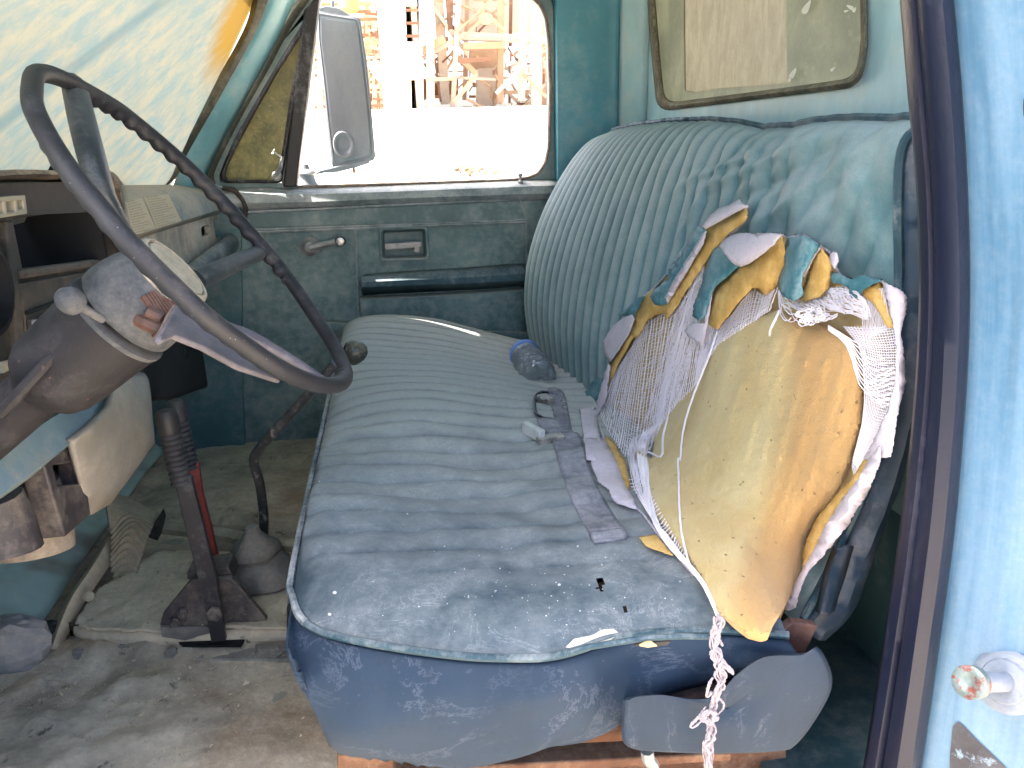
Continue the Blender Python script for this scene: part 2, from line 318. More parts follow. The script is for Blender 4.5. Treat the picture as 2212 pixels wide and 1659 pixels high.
def dustglass(name, c0, c1, dens, stretch, rot, spots=None, clear=.05, scr=(.9, .85, .7), tr=.75, kt=.3, basis=None, band=None):
    """glass under caked dust: light comes through it scattered, with a little clear glass in between"""
    m, t, b = newmat(name); t.nodes.remove(b); out = t.nodes['Material Output']
    P, g = pos(t, stretch, rot); P0, _ = pos(t)
    if basis:
        def dot(vec, k, o=0):
            n = t.nodes.new('ShaderNodeVectorMath'); n.operation = 'DOT_PRODUCT'; t.links.new(g.outputs['Position'], n.inputs[0]); n.inputs[1].default_value = tuple(vec*k); return n.outputs['Value']
        cb = t.nodes.new('ShaderNodeCombineXYZ'); t.links.new(dot(basis[0], 3.5), cb.inputs[0]); t.links.new(dot(basis[1], 11), cb.inputs[1]); P = cb.outputs[0]
    n1 = ntex(t, P, 3, 8, .68, .4); n2 = ntex(t, P0, 26, 8, .75, .5); n3 = ntex(t, P, 22, 6, .7)
    f = math_(t, 'ADD', math_(t, 'MULTIPLY', n1, .7), math_(t, 'MULTIPLY', n2, .3)); c = mixc(t, ramp(t, f, .42, .58), c0, c1)
    c = mixc(t, math_(t, 'MULTIPLY', ramp(t, n3, .55, .72), .6), c, scr)
    if band:
        off_ = band[0].dot(basis[1]); d_ = math_(t, 'ABSOLUTE', math_(t, 'SUBTRACT', dot(basis[1], 1), off_))
        d_ = math_(t, 'SUBTRACT', d_, math_(t, 'MULTIPLY', math_(t, 'SUBTRACT', n1, .42), .03)); bf = ramp(t, math_(t, 'MULTIPLY', d_, 30), .15, .5, (1, 1, 1, 1), (0, 0, 0, 1))
        c = mixc(t, math_(t, 'MULTIPLY', bf, .55), c, (.14, .30, .38))
    mu = N(t, 'ShaderNodeTexNoise', Scale=5, Detail=10, Roughness=.7, Distortion=2.); t.links.new(P, mu.inputs['Vector'])
    cr = ramp(t, math_(t, 'ABSOLUTE', math_(t, 'SUBTRACT', mu.outputs[0], .5)), .0, .006, (1, 1, 1, 1), (0, 0, 0, 1))
    cr = math_(t, 'MULTIPLY', cr, ramp(t, n2, .55, .62)); c = mixc(t, math_(t, 'MULTIPLY', cr, .55), c, (.12, .16, .17))
    for (ctr, rad, sc_, col, k) in (spots or []):
        gg = t.nodes.new('ShaderNodeNewGeometry'); vs = t.nodes.new('ShaderNodeVectorMath'); vs.operation = 'SUBTRACT'; t.links.new(gg.outputs['Position'], vs.inputs[0]); vs.inputs[1].default_value = ctr
        vm = t.nodes.new('ShaderNodeVectorMath'); vm.operation = 'MULTIPLY'; t.links.new(vs.outputs[0], vm.inputs[0]); vm.inputs[1].default_value = sc_
        vl = t.nodes.new('ShaderNodeVectorMath'); vl.operation = 'LENGTH'; t.links.new(vm.outputs[0], vl.inputs[0])
        dd = math_(t, 'ADD', vl.outputs['Value'], math_(t, 'MULTIPLY', math_(t, 'SUBTRACT', n1, .5), rad*1.2)); ff = ramp(t, math_(t, 'DIVIDE', dd, rad*2), .3, .62, (1, 1, 1, 1), (0, 0, 0, 1))
        c = mixc(t, math_(t, 'MULTIPLY', ff, k), c, col)
    tl = t.nodes.new('ShaderNodeBsdfTranslucent'); df = t.nodes.new('ShaderNodeBsdfDiffuse'); gl = N(t, 'ShaderNodeBsdfGlossy', Roughness=.35); tp = t.nodes.new('ShaderNodeBsdfTransparent')
    t.links.new(mixc(t, 1., c, (kt, kt, kt), 'MULTIPLY'), tl.inputs[0]); t.links.new(c, df.inputs[0])
    m1 = N(t, 'ShaderNodeMixShader'); m1.inputs[0].default_value = tr; t.links.new(df.outputs[0], m1.inputs[1]); t.links.new(tl.outputs[0], m1.inputs[2])
    m2 = N(t, 'ShaderNodeMixShader'); m2.inputs[0].default_value = .04; t.links.new(m1.outputs[0], m2.inputs[1]); t.links.new(gl.outputs[0], m2.inputs[2])
    m3 = N(t, 'ShaderNodeMixShader'); m3.inputs[0].default_value = clear; t.links.new(m2.outputs[0], m3.inputs[1]); t.links.new(tp.outputs[0], m3.inputs[2])
    t.links.new(m3.outputs[0], out.inputs[0]); return m
wsc = U(500, 5, 'Y', 1.97)
_ga, _gb = U(365, 397, 'Y', 2.05), U(545, 0, 'Y', 1.98); _gn = (_gb-_ga).cross(Vector((0, 1, 0))).normalized()
def onglass(u, v):
    d = Vector(ray(u, v)); return Vector(EYE)+d*((_ga-Vector(EYE)).dot(_gn)/d.dot(_gn))
wsa, wsw = onglass(375, 5), onglass(15, 280); wsd = (wsa-wsw).normalized(); wsp = wsd.cross(_gn).normalized()
M['windshield'] = dustglass('dusty_windshield', (.33, .46, .48), (.56, .56, .45), 1, (9, 4, 1.2), (0, math.radians(30), math.radians(25)), [(wsc, .17, (1, 1, 1), (.55, .34, .07), 1.)], .0, (.70, .64, .46), kt=.085, basis=(wsd, wsp), band=(wsa, wsw))
M['rearglass'] = dustglass('dusty_rear_glass', (.31, .32, .26), (.40, .40, .32), 1, (1, 3, 3), (0, 0, 0), None, .0, (.50, .50, .38), kt=.95)
M['ventglass'] = dustglass('dusty_vent_glass', (.05, .052, .02), (.13, .12, .045), 1, (6, 6, 6), (0, 0, 0), None, .0, (.26, .24, .10), .6, kt=.5)
M['sunpatch'] = dustglass('glass_sun_patch', (.58, .52, .37), (.72, .65, .48), 1, (1, 14, 4), (math.radians(12), 0, 0), None, .12, (.30, .25, .16), .7, kt=.5)  # rectangle of sun on the rear glass, put into its colour
def clearplastic():
    m, t, b = newmat('clear_plastic'); t.nodes.remove(b); out = t.nodes['Material Output']; P, g = pos(t)
    bp = N(t, 'ShaderNodeBump', Strength=1., Distance=.012); t.links.new(ntex(t, P, 70, 4, .6, 1.), bp.inputs['Height'])
    gl = N(t, 'ShaderNodeBsdfGlossy', Roughness=.12); t.links.new(bp.outputs[0], gl.inputs['Normal']); gl.inputs[0].default_value = (.85, .93, 1, 1)
    tp = t.nodes.new('ShaderNodeBsdfTransparent'); tp.inputs[0].default_value = (.93, .96, 1, 1); tl = t.nodes.new('ShaderNodeBsdfTranslucent'); tl.inputs[0].default_value = (.8, .88, .95, 1)
    m1 = N(t, 'ShaderNodeMixShader'); m1.inputs[0].default_value = .6; t.links.new(tp.outputs[0], m1.inputs[1]); t.links.new(tl.outputs[0], m1.inputs[2])
    fr = N(t, 'ShaderNodeLayerWeight', Blend=.45); t.links.new(bp.outputs[0], fr.inputs['Normal'])
    m2 = t.nodes.new('ShaderNodeMixShader'); t.links.new(math_(t, 'ADD', fr.outputs['Fresnel'], .15, True), m2.inputs[0]); t.links.new(m1.outputs[0], m2.inputs[1]); t.links.new(gl.outputs[0], m2.inputs[2]); t.links.new(m2.outputs[0], out.inputs[0]); return m
M['pet'] = clearplastic()
def simple(name, c, r=.5):
    m, t, b = newmat(name); b.inputs['Base Color'].default_value = (*c, 1); b.inputs['Roughness'].default_value = r; return m
M['bluecap'] = simple('blue_cap', (.12, .25, .62), .35)
def ground_mat():
    m, t, b = newmat('desert_ground'); P, g = pos(t); n1 = ntex(t, P, .6, 8, .6); n2 = ntex(t, P, 12, 6, .7)
    c = mixc(t, ramp(t, n1, .35, .65), (.50, .42, .33), (.60, .52, .41)); c = mixc(t, math_(t, 'MULTIPLY', n2, .3), c, (.45, .38, .3))
    t.links.new(c, b.inputs['Base Color']); b.inputs['Roughness'].default_value = .95
    bp = N(t, 'ShaderNodeBump', Strength=.5, Distance=.03); t.links.new(n2, bp.inputs['Height']); t.links.new(bp.outputs[0], b.inputs['Normal']); return m
M['ground'] = ground_mat()
M['doorgrey'] = dusty('door_upper_paint', (.13, .20, .215), (.36, .38, .37), .1, .5, 6, .6)
M['sill'] = dusty('dusty_sill', (.15, .20, .22), (.46, .48, .50), .25, .7, 7, .65, .1)
M['doorp2'] = dusty('door_trim_light', (.12, .185, .20), (.36, .38, .37), .15, .5, 9, .65)
M['chrome2'] = dusty('dull_metal', (.22, .23, .24), (.40, .40, .40), .2, .5, 20, .45, .1, metal=.35)
M['armnavy'] = dusty('armrest_vinyl', (.05, .10, .13), (.26, .29, .31), .0, .6, 11, .8)
M['sealwarm'] = dusty('window_channel', (.16, .12, .10), (.42, .36, .3), .1, .3, 20, .7)
M['sealbrown'] = dusty('brown_door_seal', (.085, .075, .065), (.3, .27, .22), .1, .3, 12, .7)
M['tealshade'] = dusty('corner_shade_paint', (.06, .24, .32), (.25, .36, .40), -.1, .3, 4, .5, .1, patch=((.05, .05, .05), 60, .76))  # darker copy of the cab paint, shade on the corner put in
M['gasket'] = dusty('window_gasket', (.12, .105, .075), (.36, .31, .23), .15, .3, 24, .85, .4)
M['dropping'] = simple('dropping', (.75, .75, .7), .8)
M['kick'] = dusty('kick_panel', (.07, .15, .17), (.26, .26, .25), -.05, .4, 6, .6)
M['pillar'] = dusty('pillar_paint', (.16, .37, .44), (.42, .45, .43), -.05, .3, 6, .5, .1)
M['dashroll'] = dusty('dash_roll', (.06, .09, .10), (.33, .31, .28), -.02, .6, 10, .6)
M['hood'] = dusty('instrument_hood', (.06, .05, .045), (.42, .33, .24), .1, .7, 12, .75, .3)
M['hubd'] = dusty('bezel_bar', (.06, .055, .05), (.18, .155, .13), .2, .5, 14, .7)
M['ductm'] = dusty('duct', (.2, .17, .14), (.42, .35, .27), .1, .3, 12, .9, .4)
M['white2'] = dusty('peeled_skin', (.09, .085, .10), (.16, .148, .165), .0, .3, 30, .8, .3)
M['toe'] = dusty('toe_board', (.50, .66, .62), (.66, .55, .42), -.1, .15, 3.5, .7, .3, blot=((.28, .22, .17), 5, .50))
M['sandf'] = dusty('sand_cover', (.56, .47, .36), (.74, .61, .44), .05, .3, 11, .95, .8, bs=140, patch=((.14, .115, .09), 34, .62))
M['floorm'] = dusty('dirty_flange', (.2, .18, .16), (.36, .32, .28), .2, .4, 16, .9, .6)
M['shifter'] = dusty('shifter_rod', (.045, .045, .05), (.25, .24, .23), -.05, .3, 14, .5, patch=((.3, .26, .24), 16, .62))
def resamp2(P, n): return [(p.x, p.y) for p in resamp(P, n, True)]
def smooth_pairs(P, n): return [(p.x, p.y) for p in smooth_line([(a, b, 0) for a, b in P], n)]
M['navy2'] = dusty('backrest_side_vinyl', (.02, .04, .07), (.15, .15, .17), -.05, .4, 9, .5, .2, stretch=(1.5, 1, .6))
M['foam2'] = dusty('inner_foam', (.50, .37, .18), (.55, .45, .28), .1, .2, 20, .95, .5)
M['gauze2'] = dusty('dirty_gauze', (.30, .27, .31), (.24, .21, .22), .1, .2, 60, .95, .4)
M['pipingl'] = dusty('dusty_piping', (.05, .09, .12), (.50, .50, .50), .05, .5, 16, .7, .3)
M['chips'] = simple('pale_chips', (.62, .62, .60), .9)
M['rust2'] = dusty('rusty_strap', (.09, .045, .04), (.25, .17, .15), .0, .4, 25, .7, .4)
M['rustnavy'] = dusty('rusty_navy', (.05, .055, .08), (.28, .2, .17), .1, .5, 12, .8, .4, patch=((.2, .09, .05), 14, .58))
M['buckle'] = dusty('buckle', (.12, .115, .11), (.38, .37, .34), .2, .4, 60, .5, .2)
M['bucklew'] = dusty('buckle_cover', (.5, .52, .52), (.5, .5, .48), .1, .2, 40, .6)
M['worn'] = dusty('worn_edge', (.12, .13, .15), (.65, .67, .70), .1, .0, 60, .6, .5)
M['shadeteal'] = dusty('shaded_inner_paint', (.03, .07, .085), (.15, .17, .17), -.1, .3, 7, .6)  # teal darkened in colour for the shade low behind the seat
M['strikew'] = dusty('striker_paint', (.15, .19, .25), (.22, .23, .26), .1, .2, 30, .5, .2, patch=((.3, .12, .08), 45, .66))
M['striker'] = dusty('striker_head', (.13, .17, .17), (.22, .25, .25), .0, .2, 50, .4, .3, metal=.3, patch=((.16, .05, .04), 60, .50))
M['residue'] = dusty('sticker_residue', (.05, .05, .06), (.10, .11, .13), .0, .0, 26, .9, .6, patch=((.18, .25, .33), 34, .58))
M['rubble'] = dusty('rubble', (.2, .13, .08), (.4, .3, .2), .0, .3, 3, .9, .3, bs=20)
M['underdash'] = dusty('underdash_dark_box', (.03, .03, .032), (.10, .095, .085), .0, .4, 7, .75)
# ------------------------------------------------------------------ ground
def terr(x, y):
    h = 0.0
    if y > 7: h = 2.85*sst(7, 33, y)
    return h+.10*nz(x*.12, y*.12)*sst(4, 12, abs(y)+abs(x))+.02*nz(x*.9, y*.9)
xs = sorted(set([round(-60+i*1.5, 3) for i in range(81)]+[-2500, -1200, -500, -200, -100, 100, 200, 500, 1200, 2500]))
ys = sorted(set([round(-20+i*1.2, 3) for i in range(90)]+[-2500, -900, -300, -80, -40, 110, 150, 300, 800, 2500]))
g = MB().grid([[Vector((x, y, terr(x, y))) for x in xs] for y in ys]).build('ground', M['ground']); g['kind'] = 'structure'

# ------------------------------------------------------------------ the truck
truck = bpy.data.objects.new('pickup_truck', None); C.objects.link(truck); truck.location = (-.3, 1.4, 0); ORG['pickup_truck'] = Vector((-.3, 1.4, 0))
truck['label'] = 'old dusty teal pickup truck seen through its open driver side, with a torn bench seat'; truck['category'] = 'pickup truck'
T = truck
YD = 2.15
# --- cab shell
def cyl_out(o_, n=1): pass
win_out = rnd_poly([(700, -45), (655, 60), (640, 404), (1100, 390), (1188, 384), (1190, 180), (1184, -45)], 28)
win_out = [(704, -40), (689, 3), (640, 404), (900, 396), (1100, 389), (1140, 384), (1163, 374), (1178, 352), (1186, 320), (1189, 200), (1186, 90), (1180, 40), (1168, 12), (1150, -5), (1130, -18)]
vent = [(683, 12), (648, 62), (600, 140), (556, 215), (510, 296), (484, 352), (474, 380), (476, 391), (488, 395), (608, 396), (640, 200), (668, 60)]
# upper door (window frame), as a shell 4 cm thick
door_out = [(668, -60), (615, 20), (560, 118), (510, 200), (462, 290), (428, 365), (425, 440), (500, 455), (760, 448), (1208, 432), (1208, 120), (1200, 30), (1175, -60)]
b = MB().plate(pl(door_out, 'Y', YD), [pl(win_out, 'Y', YD), pl(vent, 'Y', YD)], (0, .045, 0))
door = b.build('passenger_door', M['doorgrey'] if 'doorgrey' in M else M['teal'], T, bevel=.006, label='teal passenger door with its window open and a dusty sill')
# inner lower skin with real relief
def band(rows, name, mat, **k): return MB().grid([smooth_line(r, 40) for r in rows]).build(name, mat, door, **k)
sill = [pl([(425, 402), (640, 406), (900, 398), (1208, 386)], 'Y', YD-.004), pl([(425, 418), (640, 420), (900, 412), (1208, 400)], 'Y', YD-.030),
        pl([(425, 440), (640, 437), (900, 427), (1208, 417)], 'Y', YD-.036), pl([(425, 452), (640, 447), (900, 438), (1208, 428)], 'Y', YD-.022), pl([(425, 458), (640, 453), (900, 444), (1208, 434)], 'Y', YD-.004)]
band(sill, 'window_sill', M['sill'], thick=.004)
lower = MB().plate(pl([(425, 448), (1210, 430), (1210, 760), (1195, 1010), (505, 1010), (490, 700)], 'Y', YD-.012), [pl([(824, 497), (918, 494), (922, 556), (826, 559)], 'Y', YD-.012)], (0, .03, 0)).build('door_panel', M['doorp'], door, bevel=.003)
MB().plate(pl(rnd_poly([(532, 462), (1131, 434), (1133, 474), (545, 492)], 8), 'Y', YD-.019), (), (0, .006, 0)).build('trim_strip', M['doorp2'], door, smooth=False)
for L in ([(530, 459), (1134, 430), (1137, 476), (550, 496)], [(545, 502), (1137, 480)], [(768, 500), (776, 720)], [(1136, 480), (1140, 700)]):
    MB().tube([p for p in resamp(pl(L, 'Y', YD-.019), 24)], .0032, 6).build('moulding', M['sill'], door)
# handle recess
rb = MB()
q0 = pl(rnd_poly([(824, 497), (918, 494), (922, 556), (826, 559)], 5), 'Y', YD-.014); q1 = pl(rnd_poly([(830, 503), (912, 500), (916, 550), (832, 553)], 5), 'Y', YD+.028)
rb.grid([q0, q1], True); rb.plate(q1, (), (0, .003, 0)); rb.build('handle_recess', M['doorp'], door)
MB().grid([resamp(pl(L, 'Y', YD-.018), 40, True) for L in (rnd_poly([(818, 492), (924, 489), (928, 561), (820, 564)], 6), rnd_poly([(824, 497), (918, 494), (922, 556), (826, 559)], 5))], True).build('recess_frame', M['doorp2'], door, thick=.004)
MB().plate(pl(rnd_poly([(831, 527), (909, 522), (911, 533), (833, 540)], 4), 'Y', YD-.022), (), (0, .012, 0)).plate(pl([(896, 533), (908, 533), (905, 545), (894, 545)], 'Y', YD-.014), (), (0, .01, 0)).build('door_handle', M['chrome2'], door, bevel=.002, label='pull lever of dull metal in a square recess')
# crank
c0 = U(671, 532, 'Y', YD-.016); c1 = U(735, 521, 'Y', YD-.05)
MB().lathe(c0, (0, -1, 0), [(0, .026), (.006, .026), (.010, .020), (.016, .018), (.026, .014), (.03, .004)]).build('window_crank', M['chrome2'], door, label='dusty window winder with a round knob')
cr = bpy.data.objects['window_crank']
MB().tube([c0+Vector((0, -.026, 0)), c0.lerp(c1, .3)+Vector((0, -.012, 0)), c0.lerp(c1, .7)+Vector((0, -.006, 0)), c1], [.011, .0095, .008, .008], 10).build('crank_arm', M['chrome2'], door)
MB().lathe(c1+Vector((0, .012, 0)), (0, -1, 0), [(0, .011), (.006, .0145), (.016, .0145), (.02, .013), (.0205, .0105)]).build('crank_knob', M['rubber'], door)
MB().lathe(c1+Vector((0, -.0085, 0)), (0, -1, 0), [(0, .0105), (.0015, .0105), (.002, .009)]).build('crank_button', M['chrome'], door)
# armrest: padded pillow
rows = []
for (v0, v1, v2, v3), dy in ((((783, 596), (790, 592), (1125, 568), (1133, 572)), .0), (((778, 604), (784, 598), (1128, 579), (1137, 586)), .030), (((777, 613), (786, 610), (1130, 592), (1139, 594)), .042), (((779, 622), (786, 620), (1130, 606), (1138, 608)), .040), (((784, 640), (790, 638), (1126, 619), (1133, 620)), .004)):
    rows.append(smooth_line(pl([v0, v1, (900, lerp(v1[1], v2[1], .33)), (1020, lerp(v1[1], v2[1], .68)+1), v2, v3], 'Y', YD-.014-dy), 30))
MB().grid(rows).build('armrest', M['armnavy'], door, thick=.004)
MB().grid([smooth_line(pl(L, 'Y', YD-d), 26) for L, d in (([(776, 640), (950, 632), (1137, 620)], .014), ([(778, 648), (950, 640), (1137, 628)], .03), ([(782, 700), (950, 702), (1137, 705)], .034), ([(790, 760), (950, 760), (1137, 760)], .02))]).build('map_pocket', M['doorp'], door, thick=.004)
MB().grid([smooth_line(pl(L, 'Y', YD-d), 30) for L, d in (([(700, 690), (900, 704), (1140, 712)], .014), ([(700, 696), (900, 711), (1140, 719)], .04), ([(700, 720), (900, 735), (1140, 745)], .044))]).build('lower_ledge', M['doorp'], door, thick=.004)
# lock knob
kp = U(1124, 392, 'Y', YD-.012)
MB().lathe(kp, (0, 0, 1), [(-.01, .007), (0, .008), (.003, .004), (.012, .004), (.014, .007), (.02, .007), (.022, .004)], 12).build('lock_knob', M['chrome2'], door)
# window rubbers
MB().tube(resamp(pl(win_out[2:14], 'Y', YD-.001), 90), .0045, 6).build('window_rubber', M['sealwarm'], door)
MB().grid([resamp(pl(L, 'Y', YD-.006), 70, True) for L in (vent, [(672, 40), (640, 92), (594, 165), (552, 240), (512, 315), (493, 355), (485, 375), (487, 385), (496, 388), (600, 389), (628, 200), (652, 85)])], True).build('vent_rubber', M['rubber'], door, thick=.008)
MB().plate(pl([(657, 21), (691, -8), (689, 3), (640, 404), (611, 404)], 'Y', YD-.012), (), (0, .03, 0)).build('division_bar', M['rubber'], door, bevel=.004)
MB().grid([smooth_line(pl(L, 'Y', YD-d), 60) for L, d in (([(665, -30), (612, 42), (560, 138), (512, 218), (466, 305), (436, 370), (440, 400)], .004), ([(672, -30), (620, 44), (568, 142), (519, 225), (474, 312), (446, 374), (450, 402)], .014), ([(684, -20), (634, 50), (580, 150), (530, 238), (488, 318), (463, 374), (466, 397)], .010))]).build('door_weatherstrip', M['seal'], door, thick=.004)
MB().grid([smooth_line(pl(L, 'Y', YD-d), 50) for L, d in (([(1196, -60), (1196, 20), (1201, 74), (1203, 222), (1206, 392), (1208, 520)], .002), ([(1203, -60), (1203, 20), (1207, 74), (1210, 222), (1213, 392), (1214, 520)], .020), ([(1212, -60), (1211, 20), (1215, 74), (1218, 222), (1222, 392), (1222, 520)], .004))]).build('door_seal', M['sealbrown'], T, thick=.004)
vg = MB().grid([resamp(pl(L, 'Y', YD+.012), 40, True) for L in (vent, [(lerp(x, 590, .5), lerp(y, 330, .5)) for x, y in vent], [(lerp(x, 590, .97), lerp(y, 330, .97)) for x, y in vent])], True).build('vent_window', M['ventglass'], door, label='small triangular vent window caked with olive dust')
lp = pl([(597, 380), (610, 340), (587, 325)], 'Y', YD-.02)
MB().lathe(lp[0], (0, -1, 0), [(-.01, .013), (.002, .013), (.006, .009), (.008, .009), (.009, .005)], 16).tube([lp[0]+Vector((0, -.006, 0)), lp[0].lerp(lp[1], .5)+Vector((.004, -.012, 0)), lp[1], lp[2]], [.008, .007, .0055, .003], 8, flat=.6).build('vent_latch', M['chrome2'], door)
# outer door skin and lower body side, passenger side
MB().plate(pl([(425, 400), (640, 408), (1210, 390), (1210, 1020), (480, 1020)], 'Y', YD+.06), (), (0, .02, 0)).build('door_skin', M['teal'], door)

# --- corner pillar and back wall
XB = .70
zt = 2.12
corner = MB()
prof = [(.470, 2.165), (.475, 2.135), (.50, 2.13), (.60, 2.13), (.622, 2.127), (.633, 2.121)]
corner.grid([[Vector((x, y, z)) for x, y in prof] for z in np.linspace(.8, zt, 12)]).build('corner_pillar', M['tealshade'], T, thick=.01)
MB().grid([[Vector((x, y, z)) for x, y in [(.633, 2.121), (.642, 2.113), (.652, 2.104), (.666, 2.094), (.682, 2.087), (XB+.004, 2.078)]] for z in np.linspace(.8, zt, 12)]).build('rear_corner', M['wall'], T, thick=.01)
MB().box((XB-.012, 1.36, .94), (.01, 1.5, .34)).build('lower_wall_shade', M['shadeteal'], T)  # dark sheet over the foot of the wall, painted as shade
rw = rnd_poly([(1392, -70), (1408, 120), (1420, 241), (1700, 206), (1858, 187), (1876, 100), (1870, -80)], 34, 6)
rwin = pl([p for p in rw], 'X', XB)
bw = [Vector((XB, 2.08, .75)), Vector((XB, 2.08, zt)), Vector((XB, .62, zt)), Vector((XB, .62, .75))]
rwc = [Vector(p) for p in rwin]
for p in rwc: p.z = min(p.z, 2.03)
MB().plate(bw, [rwc], (.012, 0, 0)).build('back_wall', M['wall'], T, bevel=.003, label='light blue rear cab wall with bare scuffed patches')
cen = sum(rwc, Vector())/len(rwc)
def shrink(P, d):
    out = []
    for p in P:
        q = p-cen; q.y *= 1-d/abs(.45); q.z *= 1-d/abs(.22); out.append(cen+q)
    return out
ri = rnd_poly([(1410, -70), (1426, 120), (1436, 223), (1700, 189), (1846, 168), (1860, 98), (1856, -80)], 30, 6)
RO = [Vector((*p, 0)) for p in resamp2(rw, 160)]; RI = [Vector((*p, 0)) for p in resamp2(ri, 160)]
MB().grid([[U(lerp(a.x, b.x, k), lerp(a.y, b.y, k), 'X', XB-d) for a, b in zip(RO, RI)] for k, d in ((-.06, .001), (.15, .012), (.5, .017), (.85, .011), (1., -.004))], True).build('rear_window_gasket', M['gasket'], T, thick=.003, label='brown dusty rubber gasket round the rear window')
rg = MB().plate(shrink(rwc, .012), (), (.0002, 0, 0)); n_ = len(rwc)
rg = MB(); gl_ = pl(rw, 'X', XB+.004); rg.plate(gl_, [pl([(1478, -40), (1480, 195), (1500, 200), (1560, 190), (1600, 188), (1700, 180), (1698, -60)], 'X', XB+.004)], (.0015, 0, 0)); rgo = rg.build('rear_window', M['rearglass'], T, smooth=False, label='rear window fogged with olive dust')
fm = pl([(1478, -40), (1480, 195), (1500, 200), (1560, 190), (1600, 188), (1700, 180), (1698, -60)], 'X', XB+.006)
MB().plate(fm, (), (.001, 0, 0)).build('window_sun_patch', M['sunpatch'], rgo, smooth=False, label='square of scratched cream film on the rear glass')
# droppings on the glass
for (u, v, a, L, w_) in ((1742, 18, 62, 17, 6), (1838, 16, 150, 8, 4), (1846, 22, 60, 6, 3), (1828, 24, 20, 5, 2), (1713, 160, 60, 13, 5), (1800, 150, 40, 7, 3), (1706, 172, 70, 6, 2)):
    P = []
    for k in range(14):
        t_ = 2*math.pi*k/14; x = L*math.cos(t_)*(1+.2*math.cos(t_)); y = w_*math.sin(t_)*(1-.45*math.cos(t_)); ca, sa = math.cos(math.radians(a)), math.sin(math.radians(a))
        P.append((u+x*ca+y*sa, v-(x*sa-y*ca)))
    MB().plate(pl(P, 'X', XB-.002), (), (-.001, 0, 0)).build('bird_dropping', M['dropping'], rgo, smooth=False)
# roof, floor, firewall, cowl side, bed and rest of the body (closes the cab against light)
R_ = MB()
R_.grid([[Vector((x, y, zt+.05*max(0, math.sin(math.pi*(y-.55)/1.66))**.5+.012)) for y in np.linspace(.49, 2.2, 16)] for x in np.linspace(-.30, .78, 10)])
R_.build('roof', M['teal'], T, thick=.03)
MB().box((-.27, 1.38, 2.055), (.09, 1.68, .19)).box((.715, 1.38, 2.10), (.10, 1.68, .10)).box((.2, 2.175, 2.06), (1., .07, .2)).box((.2, .56, 2.09), (1.05, .06, .13)).build('roof_rail', M['teal'], T, bevel=.01)
MB().box((-.05, 1.4, .776), (1.5, 1.64, .03)).build('cab_floor', M['floorteal'], T)
MB().box((-1.02, 1.4, 1.1), (.03, 1.7, .75)).build('firewall', M['dashdark'], T)
MB().plate([Vector(p) for p in ((-1.02, .57, .7), (-.50, .57, .7), (-.47, .57, 1.3), (-.55, .57, 1.5), (-1.02, .57, 1.48))], (), (0, -.03, 0)).build('cowl_side', M['teal'], T)
MB().plate([Vector(p) for p in ((-1.02, 2.19, .7), (-.44, 2.19, .7), (-.44, 2.19, 1.5), (-1.02, 2.19, 1.46))], (), (0, .03, 0)).build('cowl_side', M['teal'], T)
MB().plate(pl([(395, 450), (520, 450), (525, 860), (530, 1010), (300, 1010), (300, 700)], 'Y', 2.12), (), (0, .02, 0)).build('kick_panel', M['kick'], T, bevel=.003)
hd = MB().grid([[Vector((x, y, 1.475-.10*((x+.62)/-1.5)**2-.05*abs((y-1.38)/.85)**4)) for y in np.linspace(.5, 2.26, 15)] for x in np.linspace(-.64, -2.1, 10)]); hd.build('hood', M['teal'], T, thick=.02)
MB().box((-1.5, .55, 1.1), (1.3, .06, .5)).box((-1.5, 2.22, 1.1), (1.3, .06, .5)).box((-2.12, 1.38, 1.0), (.06, 1.7, .7)).build('front_body', M['teal'], T, bevel=.02)
MB().box((.56, 1.35, .822), (.27, 1.4, .012)).build('rear_floor_shade', M['shadeteal'], T)  # dark sheet laid over the floor pan, which came out too lit
MB().box((.745, 1.4, 1.05), (.06, 1.6, .55)).box((2.0, .52, .95), (2.3, .06, .5)).box((2.0, 2.24, .95), (2.3, .06, .5)).box((2.0, 1.38, .74), (2.3, 1.7, .04)).box((3.15, 1.38, .95), (.05, 1.7, .5)).build('cargo_bed', M['teal'], T, bevel=.02)
wh = None
for x in (-1.45, 2.1):
    for y, s in ((.55, 1), (2.2, -1)):
        o = MB().lathe((x, y+.1*s, .36), (0, -s, 0), [(0, .36), (.18, .36), (.2, .33), (.2, .2), (.16, .19), (.15, .06), (.17, .02)], 32).build('wheel', M['rubber'], T)

# --- windshield and A pillar, passenger side
GA = U(365, 397, 'Y', 2.05); GB = U(545, 0, 'Y', 1.98)      # right edge of the glass
up_ = (GB-GA); GT = GA+up_*1.12
ws = MB().grid([[Vector((lerp(GA.x-.01, GT.x, t)-.015*math.sin(math.pi*s), lerp(GA.y, GT.y, t)*(1-s)+.60*s, lerp(GA.z-.02, GT.z, t))) for s in np.linspace(-.015, 1, 30)] for t in np.linspace(0, 1, 10)])
wso = ws.build('windshield', M['windshield'], T, label='windshield caked with cream and blue dust, stained orange at its top corner')
def strip(cols, name, mat, par=None, n=50, **k): return MB().grid([smooth_line([U(u, v, 'Y', y) for (u, v, y) in c], n) for c in cols]).build(name, mat, par or T, **k)
strip([[(575, -60, 1.97), (552, -10, 1.985), (530, 65, 2.0), (458, 196, 2.02), (382, 315, 2.04), (345, 370, 2.05), (300, 398, 2.0)],
       [(588, -60, 1.955), (562, -10, 1.97), (540, 62, 1.985), (466, 200, 2.0), (392, 322, 2.02), (362, 378, 2.03), (320, 406, 1.98)],
       [(604, -60, 1.965), (580, -8, 1.98), (553, 60, 1.995), (474, 206, 2.01), (408, 322, 2.03), (378, 385, 2.04), (340, 412, 1.99)]], 'windshield_seal', M['seal'], thick=.004)
